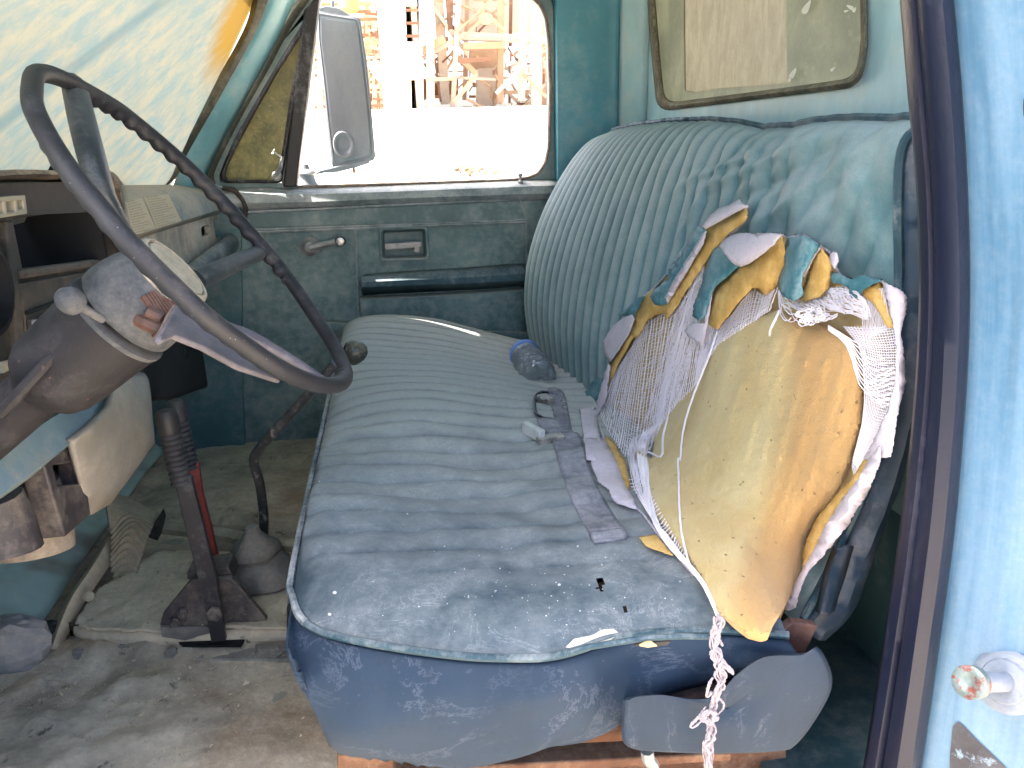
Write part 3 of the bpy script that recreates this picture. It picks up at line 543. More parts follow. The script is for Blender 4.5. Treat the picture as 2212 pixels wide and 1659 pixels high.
strip([[(600, -60, 1.99), (576, -8, 2.0), (549, 60, 2.015), (470, 206, 2.03), (404, 322, 2.05), (372, 410, 2.06)],
       [(625, -60, 2.00), (598, -8, 2.01), (566, 66, 2.03), (490, 210, 2.045), (418, 335, 2.06), (392, 412, 2.07)],
       [(655, -60, 2.04), (625, -8, 2.05), (588, 76, 2.065), (515, 218, 2.08), (446, 345, 2.095), (416, 414, 2.10)],
       [(668, -60, 2.12), (640, -8, 2.12), (600, 84, 2.125), (526, 224, 2.13), (460, 350, 2.135), (436, 414, 2.14)]], 'windshield_pillar', M['pillar'], thick=.004)
MB().tube([Vector((-.60, .60, 1.48)), Vector((-.34, .62, 2.0))], .035, 12).build('windshield_pillar', M['pillar'], T)
MB().tube([GT+Vector((0, .1, .02)), Vector((GT.x-.09, 1.4, GT.z+.02)), Vector((GT.x, .5, GT.z+.02))], .05, 12).build('windshield_header', M['teal'], T)
MB().box((-.80, 1.38, 1.462), (.36, 1.62, .02)).build('cowl_panel', M['teal'], T)
# wiper outside the glass
wa, wb = wsa-_gn*math.copysign(.02, _gn.x), wsw-_gn*math.copysign(.02, _gn.x)
wa, wb = (wsa+Vector((-.06, 0, .025)), wsw+Vector((-.06, 0, .025)))
wp = MB(); P = [wa.lerp(wb, t) for t in np.linspace(0, 1, 12)]


# --- the driver's door, swung open beside the camera, unseen, added to shade jamb and skirt
dh = Vector((-.50, .555, 0)); dd = Vector((.12, -.993, 0)); dn = Vector((.993, .12, 0))
def dpt(s, z, o_=0): p = dh+dd*s+dn*o_; p.z = z; return p
dr = MB().plate([dpt(s, z) for s, z in ((.03, .72), (.95, .72), (1.0, .9), (1.0, 1.49), (.03, 1.49))], (), dn*.07).build('driver_door', M['teal'], T, bevel=.01)
MB().tube([dpt(.05, 1.49, .035), dpt(.33, 1.98, .035), dpt(.90, 2.0, .035), dpt(.97, 1.9, .035), dpt(.98, 1.49, .035)], .022, 8).build('window_frame', M['teal'], dr)
MB().plate([dpt(s, z, .072) for s, z in ((.08, .8), (.9, .8), (.93, 1.42), (.08, 1.42))], (), dn*.01).build('door_panel', M['wall'], dr, bevel=.003)  # unseen panel, pale paint chosen to bounce light into the footwell
# --- dashboard
dash = None
XD = -.42
def dx(L, x=XD): return pl(L, 'X', x)
# passenger side top roll, going from the glass to the front face
back = [(-.60, 2.12, 1.52), (-.60, 1.75, 1.52), (-.60, 1.33, 1.53)]
rows = [[Vector(p) for p in resamp(back, 40)],
        smooth_line([U(482, 404, 'X', -.50), U(430, 401, 'X', -.50), U(350, 399, 'X', -.50), U(262, 400, 'X', -.50)], 40),
        smooth_line([U(496, 408, 'X', -.46), U(430, 410, 'X', -.455), U(350, 412, 'X', -.45), U(266, 420, 'X', -.45)], 40),
        smooth_line([U(505, 425, 'X', -.43), U(440, 430, 'X', -.427), U(360, 440, 'X', -.425), U(272, 455, 'X', -.425)], 40),
        smooth_line([U(497, 446, 'X', -.418), U(440, 463, 'X', -.416), U(370, 484, 'X', -.415), U(290, 508, 'X', -.415)], 40),
        smooth_line([U(490, 456, 'X', -.43), U(440, 472, 'X', -.43), U(370, 493, 'X', -.43), U(300, 515, 'X', -.43)], 40)]
dash = MB().grid(rows).build('dashboard', M['dash'], T, thick=.006, label='dusty dashboard with an empty black instrument opening')
MB().grid([smooth_line(pl(L, 'Y', y), 20) for L, y in (([(480, 402), (505, 408), (528, 432), (534, 455), (528, 475)], 2.11), ([(490, 402), (512, 408), (534, 430), (538, 455), (532, 478)], 2.145))]).build('dash_end', M['dashdark'], dash, thick=.01)
# label stickers
def dashpt(u, v):
    t = min(max((v-(400+(500-u)*.04))/70, 0), 1)
    return U(u, v, 'X', -.4185 if v > 470 else lerp(-.443, -.4205, sst(412, 462, v+(u-370)*.12)))
bvd = BVHTree.FromPolygons([tuple(v.co+ORG['dashboard']) for v in dash.data.vertices], [tuple(p.vertices) for p in dash.data.polygons])
def hit(bv, u, v, off=0, fall=None):
    d = Vector(ray(u, v)).normalized(); h = bv.ray_cast(Vector(EYE), d)
    if h[0] is None: return fall(u, v) if fall else None
    return h[0]+d*off
def sticker(q, name):
    rows = []; n = 14
    for i in range(n+1):
        a = Vector((*q[0], 0)).lerp(Vector((*q[3], 0)), i/n); b_ = Vector((*q[1], 0)).lerp(Vector((*q[2], 0)), i/n); r = []
        for j in range(n+1):
            c_ = a.lerp(b_, j/n); bul = math.sin(math.pi*j/n)*0; r.append(hit(bvd, c_.x+bul, c_.y, -.003, lambda u, v: U(u, v, 'X', XD)))
        rows.append(r)
    o = MB().grid(rows).build(name, M['label'], dash)
    uv = o.data.uv_layers.new(name='UVMap')
    return o, n
def sticker_uv(o, q):
    # uv from projected pixel position inside the quad (print lies along the label)
    uv = o.data.uv_layers[0]; org = ORG[o.name]
    A, B, Cc, D = [Vector((*p, 0)) for p in q]
    for l in o.data.loops:
        p = o.data.vertices[l.vertex_index].co+org; x, y = proj(p); P_ = Vector((x, y, 0))
        s = .5; t = .5
        for _ in range(12):
            a = A.lerp(D, t); b_ = B.lerp(Cc, t); d = b_-a; s = (P_-a).dot(d)/d.length_squared
            a2 = A.lerp(B, s); b2 = D.lerp(Cc, s); d2 = b2-a2; t = (P_-a2).dot(d2)/d2.length_squared
        uv.data[l.index].uv = (s, 1-t)
for q in ([(271, 436), (306, 427), (337, 496), (288, 508)], [(311, 426), (364, 419), (392, 478), (339, 494)]):
    o, _n = sticker(q, 'printed_label'); o['label'] = 'cream label with rows of small print stuck on the dashboard'; sticker_uv(o, q)
# metal face with slot and holes
holes = [rnd_poly([(434, 489), (452, 485), (455, 507), (436, 513)], 7), [(461, 475), (481, 467), (492, 503), (467, 515)], [(400, 491), (403, 490), (412, 547), (408, 549)]]
MB().plate(dx([(300, 514), (496, 455), (506, 505), (455, 540), (395, 575), (330, 590)], -.434), [dx(h, -.434) for h in holes], (-.012, 0, 0)).build('dash_face', M['dashmetal'], dash, smooth=False)
MB().box((-.50, 1.75, 1.40), (.03, .8, .22)).build('dash_core', M['black'], dash)
rows = []
for k in range(11):
    a = math.pi*2*k/10
    rows.append([Vector((-.405+.018*math.cos(a), y, lerp(1.345, 1.362, (y-1.4)/.7)+.024*math.sin(a))) for y in np.linspace(1.30, 2.11, 20)])
MB().grid(rows).build('dash_lower_roll', M['dashroll'], dash)
MB().box((-.50, 1.75, 1.325), (.14, .78, .04)).build('under_dash', M['dashdark'], dash)
# dark-coloured box standing in for the dark space under the dash
MB().plate(pl([(310, 700), (470, 700), (600, 690), (618, 760), (612, 812), (520, 826), (440, 842), (385, 862), (330, 866), (300, 800)], 'X', -.52), (), (-.10, 0, 0)).build('underdash_dark_box', M['underdash'], T, bevel=.02)
for u_, v_ in ((404, 762), (500, 735)): MB().lathe(U(u_, v_, 'X', -.518), (1, 0, 0), [(-.004, .016), (.003, .016), (.004, .012), (.002, .004)], 20).build('underdash_knob', M['underdash'], bpy.data.objects['underdash_dark_box'])
# instrument cluster hood and cavity
hp = [(-60, 372), (30, 366), (120, 368), (228, 371), (246, 375), (258, 388), (266, 420), (272, 480), (276, 520)]
rows = [smooth_line(dx(hp, -.56), 60)]
rows += [smooth_line(dx(hp, -.47), 60), smooth_line(dx([(u, v+0) for u, v in hp], XD+.0), 60), smooth_line(dx([(u-4*(u > 150), v+9) for u, v in hp], XD+.004), 60), smooth_line(dx([(u-12*(u > 150), v+16) for u, v in hp], XD-.004), 60), smooth_line(dx([(u-24*(u > 150), v+26) for u, v in hp], XD-.05), 60)]
for r_ in rows[2:5]:
    for p in r_: p.z += .003*nz(p.y*14, 1.3)
MB().grid(rows).build('instrument_hood', M['hood'], dash, thick=.005)
cav = [(28, 474), (210, 446), (222, 560), (190, 564), (50, 582)]
fr = [(-80, 400), (262, 396), (270, 500), (272, 640), (236, 860), (170, 850), (100, 900), (-80, 1010)]
MB().plate(dx(fr, XD-.03), [dx(cav, XD-.03)], (-.02, 0, 0)).build('cluster_face', M['dashbrown'], dash, smooth=False, bevel=.002)
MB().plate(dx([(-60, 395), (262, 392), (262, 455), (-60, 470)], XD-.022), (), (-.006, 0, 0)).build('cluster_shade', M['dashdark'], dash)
MB().box((-.60, 1.27, 1.46), (.02, .9, .3)).box((-.52, 1.30, 1.46), (.16, .01, .24)).box((-.53, 1.05, 1.35), (.14, .5, .01)).build('instrument_cavity', M['black'], dash, label='empty black instrument cavity')
MB().tube([U(174, 529, 'X', -.585), U(174, 529, 'X', -.57)], .008, 10).build('cavity_bulb', M['hub'], dash)
# vent with slats
vb = MB(); vo = [(-40, 428), (55, 421), (60, 462), (-40, 478)]
vh = [[(-24, 439), (-8, 438), (-6, 461), (-22, 463)], [(-2, 437), (8, 436), (10, 459), (0, 461)], [(14, 436), (32, 434), (34, 457), (16, 459)], [(38, 433), (50, 432), (52, 450), (40, 454)]]
vb.plate(dx(vo, XD-.008), [dx(h, XD-.008) for h in vh], (-.022, 0, 0)); vb.build('air_vent', M['cream'], dash, smooth=False, bevel=.0015, label='cream air vent grille')
# trims, bezels
def bx(L, x, d, name, m, **k): return MB().plate(dx(L, x), (), (d, 0, 0)).build(name, m, dash, bevel=k.pop('bevel', .003), **k)
bx([(14, 478), (28, 476), (56, 760), (50, 860), (40, 860), (36, 700)], XD-.022, -.01, 'bezel_post', M['dashbrown'])
bx([(48, 584), (208, 560), (208, 576), (50, 602)], XD-.018, -.014, 'bezel_bar', M['hubd'])
bx([(44, 612), (200, 585), (205, 650), (140, 700), (60, 722)], XD-.024, -.006, 'switch_panel', M['dashbrown'])
bx([(60, 672), (130, 648), (132, 655), (62, 680)], XD-.020, -.004, 'slot', M['black'], bevel=0)
bx([(66, 690), (125, 668), (128, 690), (68, 716)], XD-.019, -.004, 'switch_slot', M['dashdark'], bevel=0)
bx([(80, 690), (92, 688), (93, 704), (83, 707)], XD-.012, -.01, 'switch_lever', M['chrome2'], bevel=.002)
bx([(70, 722), (104, 712), (106, 730), (74, 742)], XD-.016, -.006, 'cream_switch', M['cream'])
gp = U(-32, 618, 'X', XD-.02)
MB().lathe(gp+Vector((-.03, 0, 0)), (1, 0, 0), [(0, .062), (.02, .062), (.034, .056), (.036, .048), (.02, .044), (.014, .002)], 40).build('gauge', M['black'], dash, label='round dark gauge well')
bx([(6, 782), (18, 778), (20, 800), (8, 806)], XD-.02, -.004, 'gear_mark', M['cream'], bevel=0)
bx([(24, 777), (34, 774), (36, 796), (26, 800)], XD-.02, -.004, 'gear_mark', M['cream'], bevel=0)

# lower dash panel under the column
def lx(L, x): return [U(u, v, 'X', x) for u, v in L]
MB().grid([smooth_line(lx(L, x), 50) for L, x in (([(-60, 990), (60, 925), (150, 868), (215, 832), (242, 810)], -.455), ([(-60, 1000), (60, 936), (150, 880), (222, 842), (246, 815)], -.435), ([(-60, 1060), (60, 985), (150, 920), (222, 872), (249, 842)], -.428), ([(-60, 1110), (50, 1035), (140, 966), (215, 902), (252, 856)], -.418), ([(-60, 1118), (52, 1042), (144, 970), (222, 906), (258, 862)], -.44))]).build('lower_dash_lip', M['lipblue'], T, thick=.004, label='light blue lower dash lip with a rusty edge')
MB().grid([smooth_line(lx(L, x), 40) for L, x in (([(246, 812), (262, 806), (290, 803), (312, 806), (322, 822)], -.44), ([(247, 830), (268, 824), (294, 818), (318, 822), (326, 850)], -.418), ([(240, 876), (268, 868), (296, 862), (322, 872), (330, 900)], -.405), ([(196, 924), (240, 930), (285, 935), (320, 940), (336, 958)], -.405), ([(158, 952), (190, 990), (235, 1000), (285, 1000), (312, 990)], -.412), ([(176, 1040), (195, 1058), (225, 1060), (258, 1052), (276, 1040)], -.425), ([(190, 1112), (198, 1112), (212, 1104), (226, 1096), (240, 1088)], -.44))]).build('knee_panel', M['beige'], T, thick=.01, label='dusty beige knee panel ending in a rounded end')
MB().plate(lx([(118, 968), (158, 952), (176, 985), (196, 1112), (142, 1160), (132, 1130), (95, 1000)], -.43), [lx([(114, 1006), (172, 996), (180, 1044), (124, 1050)], -.43)], (-.03, 0, 0)).build('pedal_bracket', M['bracket'], T, bevel=.003, label='dark metal bracket with a square hole')
MB().plate(lx([(105, 995), (190, 985), (195, 1060), (110, 1065)], -.47), (), (-.02, 0, 0)).build('bracket_inner', M['black'], T)
P = lx([(45, 1045), (62, 1110), (72, 1190)], -.50)
MB().tube(P, [.045, .052, .05], 20).build('heater_duct', M['ductm'], T, label='sandy round duct under the dash')
P = lx([(-15, 1070), (0, 1120), (10, 1190)], -.47)
MB().tube(P, [.03, .035, .04], 16).build('wiring_duct', M['bracket'], T)
MB().tube(lx([(78, 1030), (92, 1010)], -.47), .012, 10).build('bolt', M['ductm'], T)
# --- steering wheel (its own plane, measured from the photo)
WC = Vector((-.182, .837, 1.51)); WA = .653
WN = Vector((math.cos(WA), .012, math.sin(WA))).normalized()
def onwheel(u, v, h=0):
    d = Vector(ray(u, v)); e = Vector(EYE); c = WC+WN*h; return e+d*((c-e).dot(WN)/d.dot(WN))
Z_ = [(140, 200), (155, 150), (220, 150), (330, 197), (500, 293), (600, 368), (700, 450), (800, 538), (900, 635), (1000, 738), (1075, 825), (1160, 920), (1250, 1035), (1350, 1180), (1430, 1300), (1480, 1395), (1492, 1455), (1455, 1490), (1350, 1480), (1200, 1415), (1050, 1315), (900, 1205), (800, 1115), (650, 970), (515, 830), (430, 725), (330, 605), (250, 490), (180, 370), (140, 275)]
rim = [onwheel(x*.5, y*.5+86.4) for x, y in Z_]
rim = resamp(smooth_line(rim+[rim[0]], 240), 300)[:-1]
wheel = None
inner_c = sum(rim, Vector())/len(rim)
rows = []; n = len(rim)
for i, p in enumerate(rim):
    t = (rim[(i+1) % n]-rim[i-1]).normalized(); b = t.cross(WN).normalized()
    if b.dot(inner_c-p) < 0: b = -b        # towards the centre
    fr_ = i/n; sc = .5+.5*math.cos(i*2*math.pi/5.)
    grip = 1 if (0.10 < fr_ < .40 or .55 < fr_ < .92) else 0
    ring = []
    for k in range(14):
        a = 2*math.pi*k/14; ca, sa = math.cos(a), math.sin(a); r = .0088
        gb = math.cos(a+.8)
        if gb > 0: r += .0046*grip*sc*gb*gb
        ring.append(p+b*ca*r*1.0+WN*sa*r*.92)
    rows.append(ring)
rows.append(rows[0])
wheel = MB().grid(rows, True).build('steering_wheel', M['wheel'], T, label='large dark steering wheel with a scalloped rim and peeling lower spoke')
# hub bowl, horn cap
hubc = WC-WN*.035
MB().lathe(WC-WN*.118, WN, [(0, .030), (0.0, .051), (.003, .0535), (.010, .054), (.022, .053), (.038, .049), (.050, .044), (.056, .041), (.058, .02)], 48).build('hub', M['hub'], wheel)
cap = MB().lathe(WC-WN*.066, WN, [(-.02, .036), (0, .041), (.010, .0425), (.016, .0425), (.0205, .0405), (.0215, .0385), (.0213, .0365), (.0182, .0358), (.0182, .0345), (.0212, .0335), (.0222, .02), (.0224, .001)], 48).build('horn_cap', M['cap'], wheel, label='round tan dusty horn cap in the middle of the wheel')
# spokes
def spoke(pts, wd, name, mat, th=.010, **k):
    rows = []
    P = smooth_line(pts, 26)
    for i, p in enumerate(P):
        t = (P[min(i+1, 25)]-P[max(i-1, 0)]).normalized(); b = t.cross(WN).normalized(); nn = b.cross(t); s = i/25
        w_ = np.interp(s, *wd); ring = []
        for k_ in range(12):
            a = 2*math.pi*k_/12; ring.append(p+b*math.copysign(abs(math.cos(a))**.7, math.cos(a))*w_+nn*math.copysign(abs(math.sin(a))**.8, math.sin(a))*th)
        rows.append(ring)
    return MB().grid(rows, True, True).build(name, mat, wheel, **k)
spoke([onwheel(160, 182, -.004), onwheel(185, 290, -.014), onwheel(213, 390, -.03), onwheel(247, 470, -.05), onwheel(268, 520, -.09)], ([0, .2, 1], [.013, .014, .018]), 'spoke', M['wheelg'])
spoke([onwheel(578, 540, -.003), onwheel(530, 559, -.017), onwheel(485, 579, -.031), onwheel(424, 606, -.05)], ([0, .15, 1], [.011, .0095, .0115]), 'spoke', M['wheelg'])
MB().plate([onwheel(u, v, -.020-(600-u)*.00008) for u, v in [(385, 656), (415, 675), (450, 706), (500, 751), (545, 785), (610, 822), (520, 792), (440, 748), (380, 724), (352, 737), (342, 728), (365, 692)]], (), WN*-.006).build('peeled_spoke', M['white2'], wheel, bevel=.002, label='pale peeled skin of the lower spoke')
spoke([onwheel(700, 822, -.004), onwheel(620, 770, -.012), onwheel(520, 715, -.024), onwheel(440, 690, -.05), onwheel(395, 690, -.08)], ([0, .35, .8, 1], [.003, .008, .02, .022]), 'spoke', M['white2'], .004, label='peeling lower spoke, bare greyish skin on a thin core')
rows = []
lf = [(378, 655), (362, 680), (350, 705), (335, 728), (346, 738), (362, 725), (385, 690), (384, 662)]
MB().plate([onwheel(u, v, -.045-(v-655)*.0006) for u, v in lf], (), WN*-.004).build('torn_skin', M['white2'], wheel, bevel=.0015)
# bare copper coloured internals seen in the broken hub
sp = MB()
for i in range(9):
    a = U(330+i*5.5, 668-i*3, 'Y', .79+.002*i); sp.tube([a+Vector((-.006, 0, .014)), a, a+Vector((.008, 0, -.016))], .0045, 8)
sp.tube(resamp([U(300, 690, 'Y', .79), U(320, 700, 'Y', .785), U(350, 712, 'Y', .785), U(345, 725, 'Y', .79)], 12), .008, 8).tube([U(318, 672, 'Y', .785), U(345, 685, 'Y', .785), U(352, 700, 'Y', .79)], .006, 8)
sp.build('copper_core', M['spring'], wheel, label='rusty copper core showing through the broken hub')
# column
P0 = WC-WN*.128
col = MB().lathe(P0-WN*.30, WN, [(-.3, .028), (.10, .028), (.18, .0285), (.188, .032), (.198, .042), (.212, .048), (.25, .051), (.28, .0525), (.296, .054), (.300, .051), (.302, .02)], 44).build('steering_column', M['column'], T, label='grey steering column sloping down behind the wheel')
sd_ = Vector((0, -1, 0))
MB().lathe(P0-WN*.004, WN, [(0, .052), (.001, .0550), (.006, .056), (.008, .052)], 44).build('column_ring', M['hub'], col)
kb = U(150, 648, 'Y', .735)
kend = P0-WN*.04+Vector((.0, -.066, .0))
ke = U(222, 690, 'Y', .765)
MB().tube([kb, kb.lerp(ke, .5), ke], [.0045, .0042, .004], 10).build('turn_signal_lever', M['hub'], col, label='stubby column lever with a round grey knob')
MB().lathe(kb-Vector((0, 0, 0)), (ke-kb), [(-.012, .001), (-.010, .0075), (-.004, .0115), (.003, .0125), (.008, .0115), (.012, .006)], 20).build('lever_knob', M['hub'], bpy.data.objects['turn_signal_lever'])
MB().tube(smooth_line([U(0, 895, 'Y', .78), U(60, 830, 'Y', .78), U(110, 775, 'Y', .79), U(140, 745, 'Y', .80)], 20), .006, 8).build('shift_rod', M['column'], col)
MB().lathe(U(138, 828, 'Y', .795), (0, -1, 0), [(0, .004), (.004, .004)], 10).build('column_hole', M['black'], col)

# --- toe board, floor sheets, raised mat
toe = MB().grid([[Vector((lerp(-.665, -.99, t)+.03*nz(y*3, t*3)*t, y, .80+.33*t**1.2+.02*nz(y*5, t*5))) for y in np.linspace(.62, 2.14, 40)] for t in np.linspace(0, 1, 20)])
toe.build('toe_board', M['toe'], T, thick=.01, label='sloping teal toe board dusted with sand')
# wheel-side hump with dusty edge
fg = MB().grid([[Vector((x, y, .797+.010*nz(x*7, y*7)+.012*nz(x*2.5, y*2.5+4)+.004*nz(x*30, y*30)+(.016*max(0, nz(x*16, y*16, 5))+.009*abs(nz(x*45, y*45)))*sst(-.2, -.45, x)*sst(1.4, 1.1, y)+.03*sst(-.45, -.75, x)*sst(1.3, .9, y)+.017*math.exp(-((y-1.20)/.045)**2)*sst(.0, -.25, x)*(.55+.9*abs(nz(x*14, y*9, 2))))) for x in np.linspace(-.75, .72, 150)] for y in np.linspace(.60, 2.15, 150)])
fg.build('floor_pan', M['floor'], T, label='cab floor covered with fine sand and grit')
q_ = [U(u, v, 'Z', .815) for u, v in ((152, 1354), (205, 1366), (350, 1369), (412, 1372))]
MB().grid([[p+Vector((0, -.004, .012)) for p in q_], [p+Vector((0, -.008, .002)) for p in q_], [p+Vector((0, -.006, -.014)) for p in q_]]).build('cover_front', M['bracket'], T, thick=.003)
# dirt heaped over the transmission cover and against it
dc = MB(); px_ = [(158, 1348), (210, 1272), (265, 1242), (332, 1192), (392, 1184), (470, 1188), (560, 1188), (660, 1196), (660, 1356), (356, 1366), (200, 1362)]
us, vs_ = np.linspace(150, 665, 130), np.linspace(1180, 1370, 60); idx = {}; VV = []
for i, v in enumerate(vs_):
    for j, u in enumerate(us):
        if inpoly(u, v, px_):
            p = U(u, v, 'Z', .829); h_ = .003*nz(p.x*25, p.y*25)+.004*max(0, nz(p.x*60, p.y*60, 3))+.006*max(0, nz(p.x*11, p.y*11, 8)); p.z += h_; idx[(i, j)] = len(VV); VV.append(p)
FF = [(idx[(i, j)], idx[(i, j+1)], idx[(i+1, j+1)], idx[(i+1, j)]) for i in range(59) for j in range(129) if all(k in idx for k in ((i, j), (i, j+1), (i+1, j+1), (i+1, j)))]
dc.add(VV, FF).build('dirt_layer', M['sandf'], T, thick=.004)
# small bolts and flange seam along the floor
for (u, v) in ((372, 1412), (594, 1412), (170, 1416)):
    p = U(u, v, 'Z', .803); MB().lathe(p, (0, 0, 1), [(0, .014), (.003, .014), (.004, .009), (.011, .008), (.012, .003)], 6).build('floor_bolt', M['floorm'], T, smooth=False)
MB().plate(pl([(150, 1376), (345, 1380), (352, 1398), (160, 1396)], 'Z', .806), (), (0, 0, -.01)).plate(pl([(550, 1390), (640, 1384), (642, 1402), (556, 1404)], 'Z', .808), (), (0, 0, -.01)).plate(pl([(200, 1404), (650, 1398), (652, 1424), (330, 1424)], 'Z', .801), (), (0, 0, -.01)).build('floor_flange', M['floorm'], T, bevel=.003)
# dusty raised transmission cover
zc = .826
top = [(150, 1352), (205, 1270), (262, 1238), (330, 1186), (390, 1178), (470, 1182), (560, 1182), (668, 1190), (668, 1360), (356, 1372), (200, 1368)]
mb = MB(); tp = pl(top, 'Z', zc); mb.plate(tp, (), (0, 0, -.03)); mb.build('tunnel_cover', M['sandf'], T, bevel=.012, label='sand covered transmission cover with a dark front edge')
MB().grid([smooth_line([U(u, v, 'Z', z) for u, v, z in L], 24) for L in ([(90, 1400, .80), (120, 1330, .81), (190, 1225, .82), (245, 1130, .82)], [(112, 1400, .82), (150, 1300, .85), (205, 1215, .87), (262, 1118, .87)], [(135, 1398, .80), (178, 1310, .83), (235, 1225, .845), (290, 1140, .84)])]).build('floor_ridge', M['sandf'], T, thick=.004)
P = U(105, 1385, 'Z', .80)
MB().lathe(P, (.2, -.4, 1), [(0, .028), (.01, .032), (.022, .028), (.028, .015)], 16).build('pedal_stub', M['rubber'], T)
MB().lathe(U(192, 1288, 'Z', .85), (.3, -.8, .4), [(0, .008), (.004, .009), (.006, .005), (.007, .004)], 14).build('grommet', M['cream'], T)
# --- transfer case levers
YL = 1.19
def ly(L, y=YL): return pl(L, 'Y', y)
br = MB().plate(ly([(345, 1352), (352, 1326), (408, 1258), (420, 1252), (500, 1250), (512, 1262), (576, 1338), (576, 1356)], 1.182), (), (0, .012, 0)).plate(ly([(404, 1252), (404, 1236), (492, 1226), (500, 1240), (505, 1256)], 1.196), (), (0, .05, 0)).build('lever_bracket', M['bracket'], T, bevel=.002, label='dark trapezoid plate round the foot of the two levers')
MB().plate(ly([(345, 1356), (576, 1356), (576, 1372), (558, 1396), (540, 1390), (524, 1378), (480, 1374), (452, 1378), (430, 1376), (400, 1384), (350, 1376)], 1.174), (), (0, .006, 0)).build('boot_flap', M['boot'], br, bevel=.001)
MB().plate(pl([(385, 1386), (430, 1376), (530, 1378), (520, 1394), (395, 1394)], 'Z', .812), (), (0, 0, -.004)).build('floor_slot', M['black'], br, smooth=False)
for (u, v) in ((464, 1324), (380, 1342), (395, 1322)):
    MB().lathe(U(u, v, 'Y', 1.135 if u == 464 else 1.18), (0, -1, 0), [(0, .013 if u == 464 else .009), (.006, .013 if u == 464 else .009), (.007, .007), (.012, .006)], 6).build('bracket_bolt', M['bracket'], br, smooth=False)
def lever(name, bar, mat, ga, gb, r, y, label):
    o = MB().plate(ly(bar, y), (), (0, .012, 0)).build(name, mat, T, bevel=.002, label=label)
    a, b_ = U(*ga, 'Y', y+.006), U(*gb, 'Y', y+.006); ax = b_-a; L = ax.length; prof = [(0, .0)]
    prof = [(0, .005), (.002, r*.75), (.008, r*.95), (.016, r), (L*.27, r)]
    h = L*.27+.003; k = 0
    while h < L: prof.append((h, r*(.88 if k % 2 else 1.0))); h += .0042; k += 1
    prof += [(L, r), (L+.003, r*.6)]
    MB().lathe(a, ax, prof, 24).build('grip', M['grip'], o)
    return o
lever('four_wheel_drive_lever', [(408, 1000), (428, 1000), (436, 1060), (472, 1208), (452, 1215), (438, 1190), (412, 1060)], M['redbar'], (377, 862), (412, 1010), .0140, 1.245, 'red transfer lever with a ribbed black grip, behind the black one')
lever('transfer_lever', [(374, 1030), (412, 1030), (425, 1080), (470, 1260), (488, 1385), (456, 1388), (440, 1300), (392, 1110)], M['blackbar'], (356, 884), (392, 1042), .0158, 1.135, 'black transfer lever with a ribbed grip and dark cap, in front of the red one')
# --- gear shifter with boot
gs = [(724, 786, 1.31), (700, 812, 1.32), (640, 880, 1.36), (590, 935, 1.39), (556, 975, 1.42), (548, 1000, 1.43), (560, 1040, 1.44), (566, 1080, 1.45), (570, 1120, 1.45), (568, 1172, 1.45)]
gp_ = smooth_line([U(u, v, 'Y', y) for u, v, y in gs], 50)
gsf = MB().tube(gp_, [.0085]*18+[.0095]*32, 10).build('gear_shifter', M['shifter'], T, label='long bent gear shifter with a round dark knob')
kc = U(762, 757, 'Y', 1.30)
MB().lathe(kc-Vector((.0, 0, .018)), (.25, -.2, 1), [(-.006, .006), (0, .012), (.008, .0185), (.018, .0215), (.028, .019), (.035, .011), (.037, .002)], 24).build('shift_knob', M['knob'], gsf)
bb = MB(); bc = U(568, 1200, 'Y', 1.45)
bb.lathe(U(560, 1252, 'Z', .83), (0, 0, 1), [(0, .062), (.01, .07), (.03, .062), (.045, .046), (.05, .040), (.06, .044), (.072, .04), (.084, .026), (.10, .014), (.11, .0115)], 28)
o = bb.build('shifter_boot', M['boot'], gsf)
for v in o.data.vertices:
    a = math.atan2(v.co.y, v.co.x); k = 1+.07*math.sin(3*a+v.co.z*60)+.04*math.sin(5*a); v.co.x *= k; v.co.y *= k
# litter on the tunnel: stick, rags, ribbed mat piece, rock
o = MB().tube(resamp([U(355, 1140, 'Z', .86), U(470, 1152, 'Z', .865), U(560, 1170, 'Z', .865), U(660, 1180, 'Z', .86)], 14), [.014+.003*nz(i, 2) for i in range(14)], 6).build('wooden_slat', M['wood'], None, label='pale wooden slat lying across the floor behind the levers'); o['category'] = 'slat'
rb = MB(); n = 16
for k_, (u, v, sx_, sz_) in enumerate(((505, 1130, .05, .03),)):
    c_ = U(u, v, 'Z', .86); rb.grid([[c_+Vector((sx_*math.cos(2*math.pi*j/n)*math.sin(math.pi*i/8)*(1+.3*nz(i*.9, j*.9)), sx_*.7*math.sin(2*math.pi*j/n)*math.sin(math.pi*i/8)*(1+.3*nz(i, j, 3)), sz_*math.cos(math.pi*i/8)*(1+.5*nz(i*.8, j*.8, 5)))) for j in range(n)] for i in range(9)], True)
o = rb.build('crumpled_rag', M['debris'], None, label='crumpled tan rag lying behind the wooden slat', smooth=False); o['category'] = 'rag'
mp_ = [[U(232, 1085, 'Y', 1.5), U(262, 1068, 'Y', 1.56), U(345, 1112, 'Y', 1.52)], [U(236, 1130, 'Y', 1.46), U(285, 1125, 'Y', 1.46), U(330, 1132, 'Y', 1.46)], [U(240, 1165, 'Y', 1.44), U(275, 1165, 'Y', 1.43), U(318, 1160, 'Y', 1.43)], [U(238, 1225, 'Y', 1.40), U(270, 1225, 'Y', 1.40), U(300, 1215, 'Y', 1.40)], [U(252, 1262, 'Y', 1.385), U(270, 1262, 'Y', 1.38), U(288, 1255, 'Y', 1.38)], [U(266, 1300, 'Y', 1.365), U(271, 1302, 'Y', 1.365), U(276, 1298, 'Y', 1.365)]]
cols = [smooth_line([r[i] for r in mp_], 90) for i in range(3)]
rows = []
for i in range(90):
    r = smooth_line([c_[i] for c_ in cols], 12); d = .0018*math.sin(i*1.35) if i > 26 else 0
    rows.append([p+Vector((0, -d, d)) for p in r])
